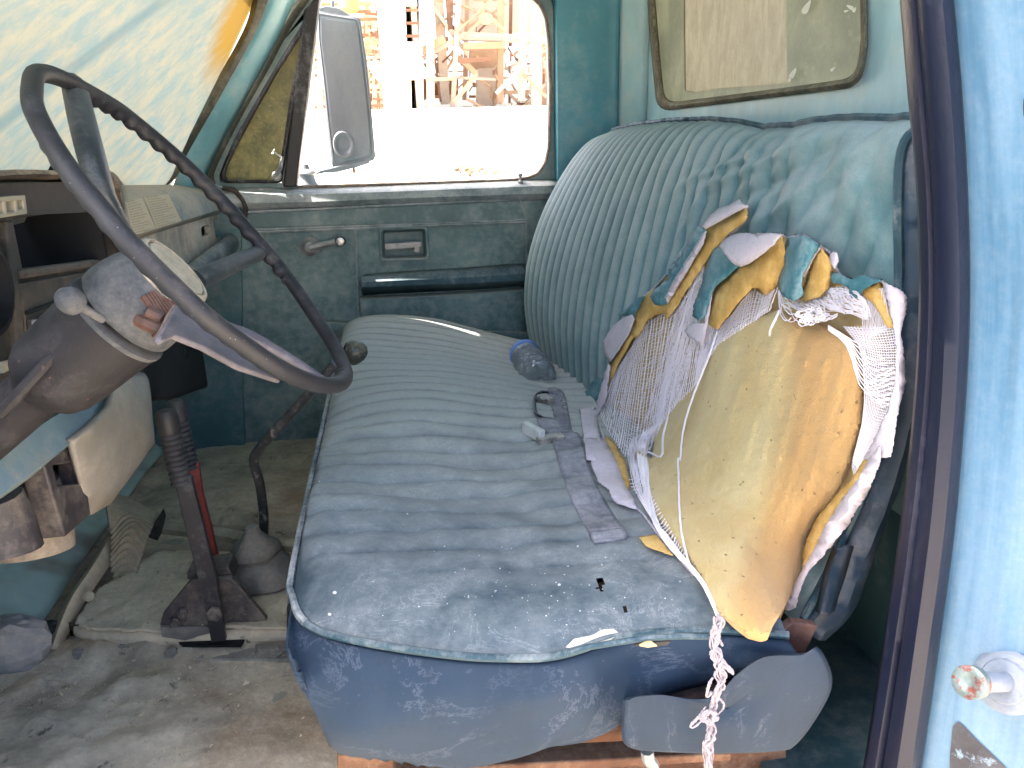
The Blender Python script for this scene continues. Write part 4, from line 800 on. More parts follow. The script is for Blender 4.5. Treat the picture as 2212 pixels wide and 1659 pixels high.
o = MB().grid(rows).build('floor_mat_scrap', M['cardboard'], None, thick=.005, label='bent scrap of ribbed tan floor mat leaning below the knee panel'); o['category'] = 'mat scrap'
MB().plate(pl([(345, 1112), (330, 1136), (318, 1160), (340, 1168), (350, 1130)], 'Y', 1.47), (), (0, .03, 0)).build('mat_fold', M['dashdark'], o)
rk = MB(); c_ = U(18, 1392, 'Z', .845); n = 14
rk.grid([[c_+Vector((.064*math.cos(2*math.pi*j/n)*math.sin(math.pi*i/9)**.7*(1+.22*nz(i*.8, j*.5)), .045*math.sin(2*math.pi*j/n)*math.sin(math.pi*i/9)**.7, .045*math.cos(math.pi*i/9)*(1+.25*nz(i, j*.7, 5)))) for j in range(n)] for i in range(10)], True)
o = rk.build('rock', M['rock'], None, label='grey broken stone lying on the sandy floor at the left edge', bevel=0, smooth=False); o['category'] = 'stone'
# loose grit
gr = MB()
for i in range(1500):
    if i % 3: u, v = random.gauss(150, 130), random.gauss(1530, 70)
    else: u, v = random.uniform(0, 680), random.uniform(1400, 1659)
    if v < 1400 or u < -20 or u > 690: continue
    p = U(u, v, 'Z', .806); s_ = random.uniform(.0008, .0024)*(2.6 if random.random() < .06 else 1)
    gr.add([p+Vector((random.uniform(-1, 1), random.uniform(-1, 1), random.uniform(-.6, 1)))*s_ for _ in range(4)], [(0, 1, 2), (0, 2, 3), (0, 3, 1), (1, 3, 2)])
for i in range(260):
    u, v = random.uniform(200, 640), random.uniform(1190, 1360)
    p = U(u, v, 'Z', .848); s_ = random.uniform(.0008, .002)
    gr.add([p+Vector((random.uniform(-1, 1), random.uniform(-1, 1), random.uniform(-.6, 1)))*s_ for _ in range(4)], [(0, 1, 2), (0, 2, 3), (0, 3, 1), (1, 3, 2)])
o = gr.build('grit', M['sand'], None, smooth=False, label='loose grit and crumbs of dirt scattered on the cab floor'); o['category'] = 'grit'; o['kind'] = 'stuff'
# ------------------------------------------------------------------ bench seat: cushion
cfar = smooth_line(pl([(741, 732), (745, 706), (775, 688), (830, 682), (900, 685), (960, 694), (1030, 712), (1090, 727), (1150, 738), (1240, 748)], 'Y', 2.02), 120)
pipx = [(632, 1285), (645, 1325), (668, 1350), (720, 1372), (850, 1398), (1000, 1417), (1100, 1421), (1180, 1419), (1250, 1403), (1320, 1378), (1450, 1363), (1560, 1362), (1700, 1372)]
cnear = smooth_line(pl(pipx, 'Z', 1.118), 120)
RC = []
def cushpt(a, b_):
    k = a*119; i = min(int(k), 118); f = k-i
    p0 = cnear[i].lerp(cnear[i+1], f); p1 = cfar[i].lerp(cfar[i+1], f); p = p0.lerp(p1, b_); y = p.y
    dome = .034*(1-math.exp(-b_/.045))*(1-b_)**1.2
    fr_ = (1-math.exp(-a/.045))           # front edge falls away near the piping
    p.z += dome*(.25+.75*fr_)-.012*(1-fr_)*(1-b_)*0
    # pleats fade towards the driver's place where the vinyl is stretched flat
    am = .0085*sst(.95, 1.5, y)+.0034; e = sst(.03, .10, b_)*sst(0, .05, a)*(.35+.65*sst(0, .03, 1-b_))
    pl_ = abs(math.sin(math.pi*(y+.018*a*sst(1.5, .8, y)+.006*nz(a*4, y*2))/.051))
    RC.append(lerp(.6, pl_**.38, e*(.40+.60*sst(.85, 1.45, y)))); p.z += am*((pl_**.38)-.7)*e*(1 if y > .78 else .35)
    p.z += (.018*nz(a*3.2+1, y*2.6, 2)-.016*math.exp(-((a-.55)/.2)**2-((y-.95)/.2)**2)+.004*nz(a*14, y*9, 3)*sst(1.5, .9, y))*e
    p.z += .0035*math.sin(y*46+a*11+3*nz(a*5, y*3))*math.exp(-((y-1.0)/.25)**2)*e
    return p
NA, NB = 150, 520
bvals = [(i/(NB-1))**1.0 for i in range(NB)]
cg = [[cushpt(a, b_) for b_ in bvals] for a in np.linspace(0, 1, NA)]
front = []
for dz, dx_ in ((-.16, .02), (-.10, -.004), (-.05, -.012), (-.015, -.008)):
    front.append([Vector((cg[0][j].x+dx_, cg[0][j].y, cg[0][j].z+dz)) for j in range(NB)])
mb = MB(); hl = [Q7([(385, 705), (420, 700), (425, 730), (405, 745), (425, 785), (385, 760), (380, 735)]), Q7([(520, 850), (535, 838), (540, 850), (528, 885), (517, 888)]), Q7([(572, 890), (580, 885), (583, 905), (575, 908)])]
allc = [p for r in front+cg for p in r]; nr_ = len(front)+NA
pc = [proj(p) for p in allc]
fc = []
for i in range(nr_-1):
    for j in range(NB-1):
        q = pc[i*NB+j]
        if 1280 < q[0] < 1400 and 1240 < q[1] < 1345 and any(inpoly(q[0], q[1], h) for h in hl): continue
        fc.append((i*NB+j, i*NB+j+1, (i+1)*NB+j+1, (i+1)*NB+j))
mb.add(allc, fc)
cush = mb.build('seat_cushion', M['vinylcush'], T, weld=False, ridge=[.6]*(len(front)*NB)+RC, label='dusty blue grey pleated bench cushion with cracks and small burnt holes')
bvc = BVHTree.FromPolygons([tuple(p) for p in allc], [(i*NB+j, i*NB+j+1, (i+1)*NB+j+1, (i+1)*NB+j) for i in range(nr_-1) for j in range(NB-1)])
MB().box((.13, 1.35, 1.04), (.42, 1.1, .08)).build('cushion_core', M['black'], cush)
# piping along the front and near edges
fe = [cg[0][j]+Vector((-.004, 0, .002)) for j in range(NB-1, -1, -6)]
ne = [p+Vector((0, -.003, .002)) for p in cnear]
MB().tube(resamp(fe+ne[:14], 200), .0046, 8).build('piping', M['pipingl'], cush, label='dust covered piping along the front edge of the cushion')
MB().tube(resamp(ne[13:], 200), .0042, 8).build('piping', M['piping'], cush, label='dark piping along the near edge of the cushion')
# near side skirt
bot = smooth_line(pl([(628, 1400), (640, 1440), (664, 1500), (700, 1590), (722, 1625), (780, 1645), (900, 1657), (1000, 1657), (1100, 1641), (1200, 1616), (1290, 1586), (1345, 1556), (1500, 1480), (1620, 1430), (1700, 1400)], 'Y', .665), 120)
rows = []
for k, dy, sag in ((0, 0, 0), (.06, -.010, 0), (.2, -.024, 0), (.4, -.030, 0), (.6, -.026, 0), (.8, -.014, 0), (.95, .0, 0), (1, .006, 0)):
    r = []
    for i, (a, b_) in enumerate(zip(cnear, bot)):
        s_ = i/119; p = a.lerp(b_, k); wr = .010*nz(s_*7+k*2.5, k*2)*sst(0, .2, k)+.006*math.sin(s_*34+k*9)*sst(.45, .7, s_)*k
        r.append(p+Vector((0, dy+wr, -.004)))
    rows.append(r)
# subdivide rows smoothly
rr = []
for i in range(120):
    col_ = smooth_line([rows[k][i] for k in range(8)], 40); rr.append(col_)
rows = [[rr[i][k] for i in range(120)] for k in range(40)]
for k in range(39, 37, -1):
    for i in range(120): rows[k][i].z += .006*nz(i*1.7, k)+.004*(i % 3 == 0)
sk_ = MB().grid(rows).build('side_skirt', M['navy'], cush, thick=.003, label='navy vinyl side of the cushion with white scratches and a frayed lower hem')
# split seam with foam peeking out
MB().plate(pl([(1370, 1394), (1395, 1388), (1450, 1386), (1440, 1394), (1400, 1398)], 'Y', .598), (), (0, .004, 0)).build('split_seam', M['dashdark'], cush, smooth=False)
MB().plate(pl([(1382, 1396), (1398, 1388), (1408, 1387), (1420, 1396), (1400, 1399)], 'Y', .595), (), (0, .003, 0)).build('foam_crumb', M['foam'], cush)
MB().tube([U(x, y, 'Y', .60)+Vector((0, 0, 0)) for x, y in [(1225, 1412), (1270, 1398), (1330, 1388), (1400, 1378), (1480, 1374), (1540, 1376)]], .003, 6).build('piping', M['piping'], cush)
# hanging threads along the hem
fr_ = MB()
for i in range(26):
    u = random.uniform(740, 1240); v = np.interp(u, [740, 900, 1000, 1100, 1240], [1628, 1648, 1648, 1632, 1600]); p = U(u, v-random.uniform(0, 26), 'Y', .628)
    fr_.tube([p, p+Vector((random.uniform(-.003, .003), -.001, -.010)), p+Vector((random.uniform(-.005, .005), 0, -.02))], .0005, 3, False)
pass
def Cc(u, v, off=0):
    d = Vector(ray(u, v)).normalized(); h = bvc.ray_cast(Vector(EYE), d); p = h[0] if h[0] else U(u, v, 'Z', 1.13); return p-d*off
# pale chips and crusted patch on the cushion
cp = MB()
for (u, v, r) in ((723, 1280, 4.5), (712, 1327, 4), (1208, 1263, 3.5), (1080, 1228, 2), (905, 1310, 2), (880, 1110, 2), (690, 1040, 1.8), (1012, 1290, 1.6), (1248, 1180, 2.2), (1300, 1220, 2), (1180, 1330, 2), (960, 1180, 1.6), (806, 1256, 1.5)):
    cp.add([Cc(u+r*math.cos(k*math.pi/5)*(1+.3*nz(k, u)), v+r*.8*math.sin(k*math.pi/5)*(1+.3*nz(k, v)), .0015) for k in range(10)], [tuple(range(10))])
for i in range(110):
    u = random.gauss(1190, 170); v = random.gauss(1290, 60)
    if not inpoly(u, v, [(700, 1180), (1250, 1090), (1480, 1200), (1530, 1330), (1250, 1385), (760, 1360)]): continue
    r = random.uniform(.4, 1.5); cp.add([Cc(u+r*math.cos(k*math.pi*2/5)*random.uniform(.6, 2), v+r*math.sin(k*math.pi*2/5), .0012) for k in range(5)], [tuple(range(5))])
crust = [(1222, 1398), (1240, 1380), (1280, 1372), (1300, 1360), (1325, 1358), (1338, 1368), (1320, 1382), (1270, 1392), (1240, 1402)]
n = len(crust); cp.add([Cc(u, v, .002) for u, v in resamp2(crust, 40)], [tuple(range(40))])
cpo = cp.build('paint_chips', M['chips'], cush, smooth=False); cpo['kind'] = 'stuff'

# ------------------------------------------------------------------ bench seat: backrest
farp = smooth_line(pl([(1160, 800), (1148, 755), (1137, 700), (1132, 640), (1140, 560), (1163, 480), (1195, 410), (1235, 345), (1272, 306), (1312, 288)], 'Y', 2.02), 160)
nearp = smooth_line(pl([(1722, 1350), (1785, 1240), (1855, 1090), (1900, 960), (1924, 850), (1936, 700), (1936, 600), (1934, 450), (1938, 345), (1955, 296), (1985, 272)], 'Y', .72), 160)
BN = Vector((-.97, -.05, .22)).normalized()
def pleat(y, p=.046):
    return abs(math.sin(math.pi*y/p))**.7
def topbump(y): return np.interp(y, [.72, .9, 1.0, 1.1, 1.2, 1.33, 1.56, 1.8, 2.02], [0, .004, -.002, -.004, .006, .012, .014, .010, 0])
def wrink(y, t):
    # slanting tension folds from the top edge down to the tear
    a = (y-.72)*1.0+(1-t)*.36; e = sst(.35, .8, t)*sst(1.55, 1.1, y)
    return .0065*e*math.sin(a*58+3*nz(y*4, t*3))*(.6+.8*abs(nz(y*6, t*5, 3)))+.004*sst(.35, .7, t)*nz(y*9, t*7, 7)
NS, NT = 620, 190
SS = np.linspace(0, 1, NS); TT = np.linspace(0, 1, NT)
FOLDS = [((.75, .97), (1.12, .66), .006, .010), ((.74, .93), (1.02, .60), .007, .012), ((.76, .90), (.96, .52), .005, .010), ((.85, .99), (1.22, .80), .006, .009), ((.95, .99), (1.30, .78), .005, .008), ((1.06, .98), (1.24, .66), .005, .008), ((.80, .70), (1.0, .45), .004, .010), ((.75, .80), (.9, .42), -.005, .014), ((.78, .99), (1.10, .78), -.006, .010)]
def folds(y, t):
    s = 0
    for (a, b, am, w_) in FOLDS:
        ax, ay, bx, by = a[0], a[1]*.58, b[0], b[1]*.58; px, py = y+.012*nz(t*9, y*6, w_*900), t*.58
        dx_, dy_ = bx-ax, by-ay; k = ((px-ax)*dx_+(py-ay)*dy_)/(dx_*dx_+dy_*dy_)
        if -.1 < k < 1.1:
            kk = min(max(k, 0), 1); d2 = (px-ax-kk*dx_)**2+(py-ay-kk*dy_)**2; s += am*math.exp(-d2/(w_*w_))*(1-abs(2*kk-1)**3)
    return s
RB = []
def backpt(s, t):
    k = t*159; i = min(int(k), 158); f = k-i
    a = nearp[i].lerp(nearp[i+1], f); b_ = farp[i].lerp(farp[i+1], f)
    y = lerp(.72, 2.02, s); p = a.lerp(b_, s); p.y = y
    p.z += topbump(y)*sst(.6, 1, t)
    am = (.0035+.0065*sst(.80, 1.25, y))*(1-.45*sst(1.6, 1.05, y)*sst(.5, 1., t))
    edge = sst(0, .03, s)*sst(0, .02, 1-s)
    pv = pleat(y-.30*(1-t)*sst(1.35, .80, y)**1.5+.010*nz(t*4, y*3)*sst(1.7, 1.1, y)); RB.append(lerp(.6, pv, sst(.0, .008, am)*edge))
    p += BN*(am*(pv-.6)+wrink(y, t)*.5+folds(y, t)+.016*math.sin(math.pi*min(max(s, 0), 1))**.5*math.sin(math.pi*min(t*1.05, 1)))*edge
    return p
grid_ = [[backpt(s, t) for s in SS] for t in TT]
allv = [p for r in grid_ for p in r]
bvb = BVHTree.FromPolygons([tuple(p) for p in allv], [(i*NS+j, i*NS+j+1, (i+1)*NS+j+1, (i+1)*NS+j) for i in range(NT-1) for j in range(NS-1)])
PB = Vector((.47, .72, 1.2)); 
PN = (Vector((.36, 2.02, 1.2))-PB).cross(Vector((.05, 0, .4))).normalized()
def fallB(u, v):
    d = Vector(ray(u, v)).normalized(); return Vector(EYE)+d*((PB-Vector(EYE)).dot(PN)/d.dot(PN))
def B(u, v, off=0):
    d = Vector(ray(u, v)).normalized(); h = bvb.ray_cast(Vector(EYE), d)
    f_ = fallB(u, v)
    if h[0] is None or h[0].y > f_.y+.6: p = f_
    else: p = h[0]
    return p-d*off
hole = Q6([(838, 282), (860, 262), (1112, 150), (1100, 240), (1040, 300), (985, 330), (950, 385), (1050, 330), (1200, 318), (1310, 322), (1345, 342), (1440, 325), (1540, 388), (1600, 430), (1645, 540), (1700, 590), (1780, 600), (1905, 598), (1965, 640), (2000, 720), (2000, 1000), (2005, 1200), (1970, 1400), (1930, 1560)])+Q7([(1740, 130), (1590, 360), (1490, 520), (1430, 660), (1370, 790), (1320, 900), (1250, 1100), (1000, 1100), (980, 860), (940, 750), (840, 640), (700, 480), (620, 372), (540, 300), (430, 120)])+Q6([(300, 1659), (225, 1420), (215, 1330), (245, 1200), (290, 1085), (310, 1000), (380, 900), (470, 712), (560, 640), (700, 480), (770, 350)])
keep = []; pj = [proj(p) for p in allv]
V_ = allv; inn = []
for q in pj: inn.append(inpoly(q[0]+1.6*nz(q[0]*.35, q[1]*.35), q[1]+1.6*nz(q[0]*.35, q[1]*.35, 9), hole))
fc = []
for i in range(NT-1):
    for j in range(NS-1):
        ids = (i*NS+j, i*NS+j+1, (i+1)*NS+j+1, (i+1)*NS+j)
        if sum(inn[k] for k in ids) >= 2: continue
        fc.append(ids)
bm_ = MB(); bm_.add(V_, fc)
# roll over the top and down the back
tp = grid_[-1]; BK = Vector((1, 0, 0))
bm_.grid([tp, [p+Vector((.012, 0, .006)) for p in tp], [p+Vector((.035, 0, .004)) for p in tp], [p+Vector((.06, 0, -.02)) for p in tp], [Vector((min(p.x+.08, .69), p.y, p.z-.12)) for p in tp], [Vector((.66, p.y, 1.1)) for p in tp]])
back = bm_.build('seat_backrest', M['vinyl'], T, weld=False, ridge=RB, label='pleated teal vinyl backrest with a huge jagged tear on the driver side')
# inner dark lining so the tear never shows the cab through it
MB().tube([p+Vector((.012, 0, .008)) for p in tp[::6]], .0045, 6).build('piping', M['piping'], back)
MB().tube([p+Vector((-.002, -.003, 0)) for p in smooth_line(pl([(1738, 1330), (1785, 1240), (1855, 1090), (1900, 960), (1924, 850), (1940, 700), (1942, 600), (1940, 450), (1944, 345), (1960, 296), (1990, 274)], 'Y', .715), 80)], .005, 8).build('piping', M['piping'], back)
# near side panel of the backrest
e0 = smooth_line(pl([(1722, 1350), (1785, 1240), (1855, 1090), (1900, 960), (1924, 850), (1938, 700), (1940, 600), (1938, 450), (1942, 345), (1958, 296), (1988, 272)], 'Y', .718), 60)
e3 = smooth_line(pl([(1780, 1358), (1845, 1300), (1872, 1200), (1908, 1090), (1945, 950), (1975, 800), (2000, 600), (2012, 450), (2020, 345), (2030, 300), (2040, 285)], 'Y', .735), 60)
rows = []
for k, dy in ((0, 0), (.12, -.016), (.35, -.026), (.6, -.024), (.85, -.012), (1, .012)):
    rows.append([a.lerp(b_, k)+Vector((0, dy+.004*nz(i*.25, k*3), 0)) for i, (a, b_) in enumerate(zip(e0, e3))])
rows.append([p+Vector((.02, .05, 0)) for p in e3]); 
MB().grid(rows).build('side_panel', M['navy2'], back, thick=.003)
MB().grid([[Vector((p.x+.004, p.y, p.z)) for p in e3], [Vector((.62, 1.0, p.z)) for p in e3]]).build('rear_skin', M['navy2'], back, thick=.003)
MB().grid([smooth_line(pl(L, 'Y', y), 24) for L, y in (([(1760, 1320), (1782, 1225), (1800, 1180)], .70), ([(1772, 1326), (1796, 1230), (1812, 1186)], .682), ([(1790, 1330), (1812, 1240), (1830, 1180)], .684), ([(1806, 1318), (1828, 1240), (1845, 1180)], .70))]).build('fold', M['navy2'], back, thick=.003)
# --- foam padding
def disk(outl, name, mat, off0, bulge, par=back, nr=26, n=180, pw=2.2, asym=None, thick=0, label=None, cen=None, wob=0, relax=0):
    O_ = resamp([(x, y) for x, y in outl], n, True); c_ = Vector((*(cen or (sum(p.x for p in O_)/n, sum(p.y for p in O_)/n)), 0)); rows = []
    for i in range(nr+1):
        r = math.sin(math.pi/2*i/nr) if bulge > .01 else i/nr; r = max(r, .001); row = []
        for p in O_:
            q = c_.lerp(p, r); o_ = (off0(q.x, q.y) if callable(off0) else off0)+bulge*max(0, 1-r**pw)**.55
            if asym: o_ += asym(q.x, q.y)*(1-r**6)
            if wob: o_ += wob*nz(q.x*.03, q.y*.012, 3)*(1-r**4)
            row.append(B(q.x, q.y, o_))
        rows.append(row)
    if relax:
        E_ = Vector(EYE); D_ = [[(p-E_).normalized() for p in r_] for r_ in rows]; T0 = np.array([[(p-E_).length for p in r_] for r_ in rows]); Tt_ = T0.copy()
        for _ in range(relax):
            A_ = Tt_.copy(); A_[1:-1] = (Tt_[:-2]+Tt_[2:]+np.roll(Tt_, 1, 1)[1:-1]+np.roll(Tt_, -1, 1)[1:-1])/4; A_[0] = Tt_[1].mean(); Tt_ = np.minimum(A_, T0+.0015)
        rows = [[E_+D_[i][j]*Tt_[i, j] for j in range(n)] for i in range(nr+1)]
    return MB().grid(rows, True).build(name, mat, par, thick=thick, label=label)
# smoothed plane instead of the pleated surface
_B = B
CL = [True]; FM = [False]
def B(u, v, off=0):
    d = Vector(ray(u, v)).normalized(); p = fallB(u, v)-d*off; h = bvc.ray_cast(Vector(EYE), d)
    if CL[0] and h[0] is not None and h[0].y < 1.35:
        q = h[0]-d*(.005+.35*max(off, 0))
        if (q-Vector(EYE)).length < (p-Vector(EYE)).length: p = q
    if FM[0]:
        h = bvf.ray_cast(Vector(EYE), d)
        if h[0] is not None:
            q = h[0]-d*.0025
            if (q-Vector(EYE)).length < (p-Vector(EYE)).length: p = q
    return p
bul = Q6([(1250, 785), (1300, 768), (1370, 790), (1450, 835), (1580, 850), (1680, 900), (1760, 960), (1795, 1100), (1803, 1300), (1785, 1480), (1730, 1650)])+Q7([(1670, 130), (1600, 290), (1500, 400), (1450, 500), (1430, 640), (1385, 760), (1320, 880), (1280, 940), (1250, 1015), (1215, 1022), (1150, 1005), (1080, 950), (1000, 870), (940, 740), (860, 615), (770, 500), (690, 390), (640, 260), (600, 140), (585, 50)])+Q6([(545, 1650), (565, 1500), (620, 1405), (700, 1310), (790, 1225), (840, 1130), (900, 1000), (990, 900), (1100, 815)])
def foam_mesh():
    ol = resamp2(bul, 260); st = 6.; pts = [Vector((x, y)) for x, y in ol]
    x0, x1, y0, y1 = min(p[0] for p in ol), max(p[0] for p in ol), min(p[1] for p in ol), max(p[1] for p in ol)
    OA = np.array(ol)
    for y in np.arange(y0, y1, st):
        for x in np.arange(x0, x1, st):
            if inpoly(x, y, ol) and ((OA-(x, y))**2).sum(1).min() > 9: pts.append(Vector((x+random.uniform(-1, 1), y+random.uniform(-1, 1))))
    r = delaunay_2d_cdt(pts, [], [list(range(260))], 1, 1e-4); vs, fs = r[0], r[2]; n = len(vs)
    PX = np.array([(p.x, p.y) for p in vs]); E_ = Vector(EYE); D_ = [Vector(ray(*p)).normalized() for p in PX]
    off0 = lambda y: -.012+.17*sst(1200, 1400, y)**1.3
    Tc = np.array([(B(p[0], p[1], off0(p[1]))-E_).length for p in PX])
    dist = np.sqrt(((PX[:, None]-OA[None])**2).sum(2).min(1)); bd = dist < .5
    ed = set()
    for f in fs:
        for a, b in zip(f, f[1:]+f[:1] if isinstance(f, list) else tuple(f[1:])+tuple(f[:1])): ed.add((min(a, b), max(a, b)))
    ed = np.array(sorted(ed)); cnt = np.zeros(n); np.add.at(cnt, ed[:, 0], 1); np.add.at(cnt, ed[:, 1], 1)
    T_ = Tc.copy()
    for it in range(900):
        A_ = np.zeros(n); np.add.at(A_, ed[:, 0], T_[ed[:, 1]]); np.add.at(A_, ed[:, 1], T_[ed[:, 0]]); A_ /= cnt
        T_ = np.where(bd, T_ if it > 30 else np.minimum(.5*(A_+T_), Tc), np.minimum(A_, Tc))
    k = np.clip(dist/120, 0, 1); T_ = T_-.045*np.sqrt(1-(1-k)**2)
    g_ = np.array([.0045*nz((x+.28*y)*.035, y*.004)+.0022*nz((x+.28*y)*.11, y*.014, 5)+.0010*nz(x*.3, y*.3, 9)-.006*max(0, 1-math.hypot((x-1437)/14, (y-1032)/34))*(1+nz(x*.2, y*.2)) for x, y in PX])
    T_ = T_-g_*np.clip(dist/25, 0, 1)
    return [E_+d*t for d, t in zip(D_, T_)], [tuple(f) for f in fs]
fv, ff = foam_mesh()
fst = []
for p in fv:
    x, y = proj(p); fst.append(.5+(x-np.interp(y, [680, 850, 1000, 1150, 1290, 1390], [1695, 1700, 1672, 1625, 1575, 1560]))/120)
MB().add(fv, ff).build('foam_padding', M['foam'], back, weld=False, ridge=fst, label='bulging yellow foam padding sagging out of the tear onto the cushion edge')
bvf = BVHTree.FromPolygons([tuple(p) for p in fv], ff)
base = [(x, y) for x, y in hole]
CL[0] = False; disk(base, 'inner_foam', M['foam2'], -.035, .012, n=260, label='recessed foam behind the gauze')
CL[0] = True
# --- irregular pieces laid over the surface
def flap(name, poly, off, mat, bul=0., ang=0., tilt=(0, 0), thick=.0010, jit=1.5, step=3.6, label=None, curve=None):
    P = [Vector((x, y, 0)) for x, y in poly]; L = sum((P[i]-P[i-1]).length for i in range(len(P))); n = max(12, int(L/step))
    O_ = resamp(poly, n, True); O_ = [Vector((p.x+jit*nz(p.x*.4, p.y*.4, off*300)+.8*jit*nz(p.x*.11, p.y*.11, off*300)+.5*jit*random.uniform(-1, 1), p.y+jit*nz(p.x*.4, p.y*.4, 50+off*300), 0)) for p in O_]
    pts = [p.xy for p in O_]; x0, x1, y0, y1 = min(p.x for p in pts), max(p.x for p in pts), min(p.y for p in pts), max(p.y for p in pts)
    pl_ = [(p.x, p.y) for p in pts]; st = max(3.5, min(x1-x0, y1-y0)/9)
    y = y0
    while y < y1:
        x = x0
        while x < x1:
            if inpoly(x, y, pl_) and min((Vector((x, y))-p).length for p in pts) > st*.45: pts.append(Vector((x+random.uniform(-.8, .8), y+random.uniform(-.8, .8))))
            x += st
        y += st
    r = delaunay_2d_cdt([p.copy() for p in pts], [], [list(range(n))], 1, 1e-4)
    vs, fs = r[0], r[2]
    d = Vector((math.cos(math.radians(ang)), math.sin(math.radians(ang)))); c_ = Vector(((x0+x1)/2, (y0+y1)/2))
    pr = [(p-c_).dot(Vector((-d.y, d.x))) for p in vs]; h = max(abs(min(pr)), abs(max(pr)), 1)
    V = []
    for p, q in zip(vs, pr):
        o_ = off+1.7*bul*max(0, 1-(q/h)**2)**.6+tilt[0]*(p.x-c_.x)+tilt[1]*(p.y-c_.y)
        if curve: o_ += curve(p.x, p.y)
        V.append(B(p.x, p.y, o_))
    return MB().add(V, [tuple(f) for f in fs]).build(name, mat, back, thick=thick, off=0, label=label)
# ochre lining foam
flap('lining_foam', Q6([(1112, 158), (1105, 235), (1060, 275), (985, 328), (935, 395), (905, 415), (840, 520), (760, 640), (680, 770), (635, 825), (622, 790), (560, 800), (520, 830), (455, 945), (440, 925), (400, 990), (340, 1100), (300, 1190), (288, 1150), (330, 1020), (400, 900), (440, 820), (470, 740), (500, 690), (560, 640), (650, 700), (700, 560), (790, 420), (850, 300), (900, 262)]), .004, M['ochre'], .010, -50, jit=2.2, label='torn ochre lining at the upper left of the tear')
flap('lining_foam', Q6([(1310, 325), (1340, 420), (1325, 540), (1290, 610), (1262, 650), (1215, 682), (1180, 645), (1140, 640), (1080, 700), (1010, 790), (960, 850), (935, 888), (880, 855), (890, 720), (920, 640), (1000, 560), (1080, 500), (1150, 440), (1240, 350)]), .006, M['ochre'], .02, -55, jit=2, label='large ochre lining tongue in the middle of the tear')
flap('lining_foam', Q6([(1548, 398), (1600, 470), (1618, 560), (1590, 640), (1540, 692), (1470, 712), (1425, 712), (1440, 640), (1470, 560), (1505, 460)]), .008, M['ochre'], .014, -80, jit=1.6, label='small ochre lining tongue with a split')
flap('lining_foam', Q6([(1770, 650), (1840, 625), (1900, 598), (1935, 690), (1960, 780), (1978, 880), (1940, 870), (1900, 800), (1850, 720), (1790, 690)]), -.002, M['ochre'], .008, -110, label='ochre lining strip at the right corner of the tear')
flap('lining_foam', Q6([(1600, 625), (1700, 590), (1740, 640), (1720, 720), (1620, 700)]), -.006, M['ochre'], .004, 0)
flap('lining_foam', Q7([(440, -20), (470, 5), (530, 100), (558, 215), (545, 262), (520, 262), (490, 190), (445, 90), (420, 20)]), .016, M['ochre'], .010, 70, label='ochre lining strip along the lower left of the tear')
flap('lining_foam', Q7([(1750, 80), (1680, 200), (1600, 280), (1510, 385), (1455, 500), (1435, 560), (1432, 640), (1470, 610), (1520, 490), (1600, 350), (1690, 235), (1780, 110)]), .002, M['ochre'], .012, -55, label='ochre lining strip behind the right hand white edge')
flap('lining_foam', Q7([(600, 490), (690, 480), (740, 540), (780, 590), (700, 560), (640, 540)]), .03, M['ochre'], .002, 20)
# teal vinyl tongues
flap('vinyl_tongue', Q6([(822, 268), (868, 300), (840, 360), (800, 430), (720, 570), (640, 735), (590, 745), (560, 738), (533, 690), (560, 650), (640, 580), (700, 480), (770, 350)]), .012, M['tealvin'], .016, -58, jit=1.6, label='long teal vinyl tongue hanging at the upper left of the tear')
flap('vinyl_tongue', Q6([(905, 418), (950, 392), (1000, 430), (1060, 512), (1000, 565), (920, 630), (895, 680), (880, 740), (860, 800), (830, 842), (785, 805), (800, 720), (830, 640), (850, 560)]), .018, M['tealvin'], .02, -60, jit=1.6, label='wide teal vinyl tongue hanging beside the white curl')
flap('vinyl_tongue', Q6([(1345, 342), (1400, 335), (1440, 325), (1490, 350), (1540, 388), (1500, 460), (1440, 560), (1430, 620), (1445, 682), (1390, 716), (1320, 690), (1292, 620), (1300, 570), (1330, 500), (1332, 420)]), .014, M['tealvin'], .026, -75, jit=1.6, label='curled teal vinyl tongue in the middle right of the tear')
flap('vinyl_tongue', Q6([(1605, 560), (1640, 545), (1720, 590), (1790, 560), (1910, 595), (1850, 620), (1800, 650), (1765, 700), (1735, 705), (1715, 680), (1715, 640), (1660, 615), (1610, 605)]), .008, M['tealvin'], .008, 10, jit=2)
flap('vinyl_tongue', Q6([(107, 1300), (160, 1240), (200, 1190), (250, 1165), (262, 1180), (235, 1260), (212, 1332), (150, 1325)]), .012, M['tealvin'], .006, -60, jit=2, label='dark cracked teal patch at the left edge of the tear')
flap('vinyl_tongue', Q6([(340, 800), (400, 760), (470, 690), (500, 690), (470, 745), (440, 830), (400, 800)]), .012, M['tealvin'], .006, -60, jit=2)
flap('vinyl_sliver', Q6([(840, 285), (800, 340), (740, 440), (690, 520), (640, 575), (620, 572), (700, 440), (780, 320)]), .008, M['tealvin'], .006, -58)
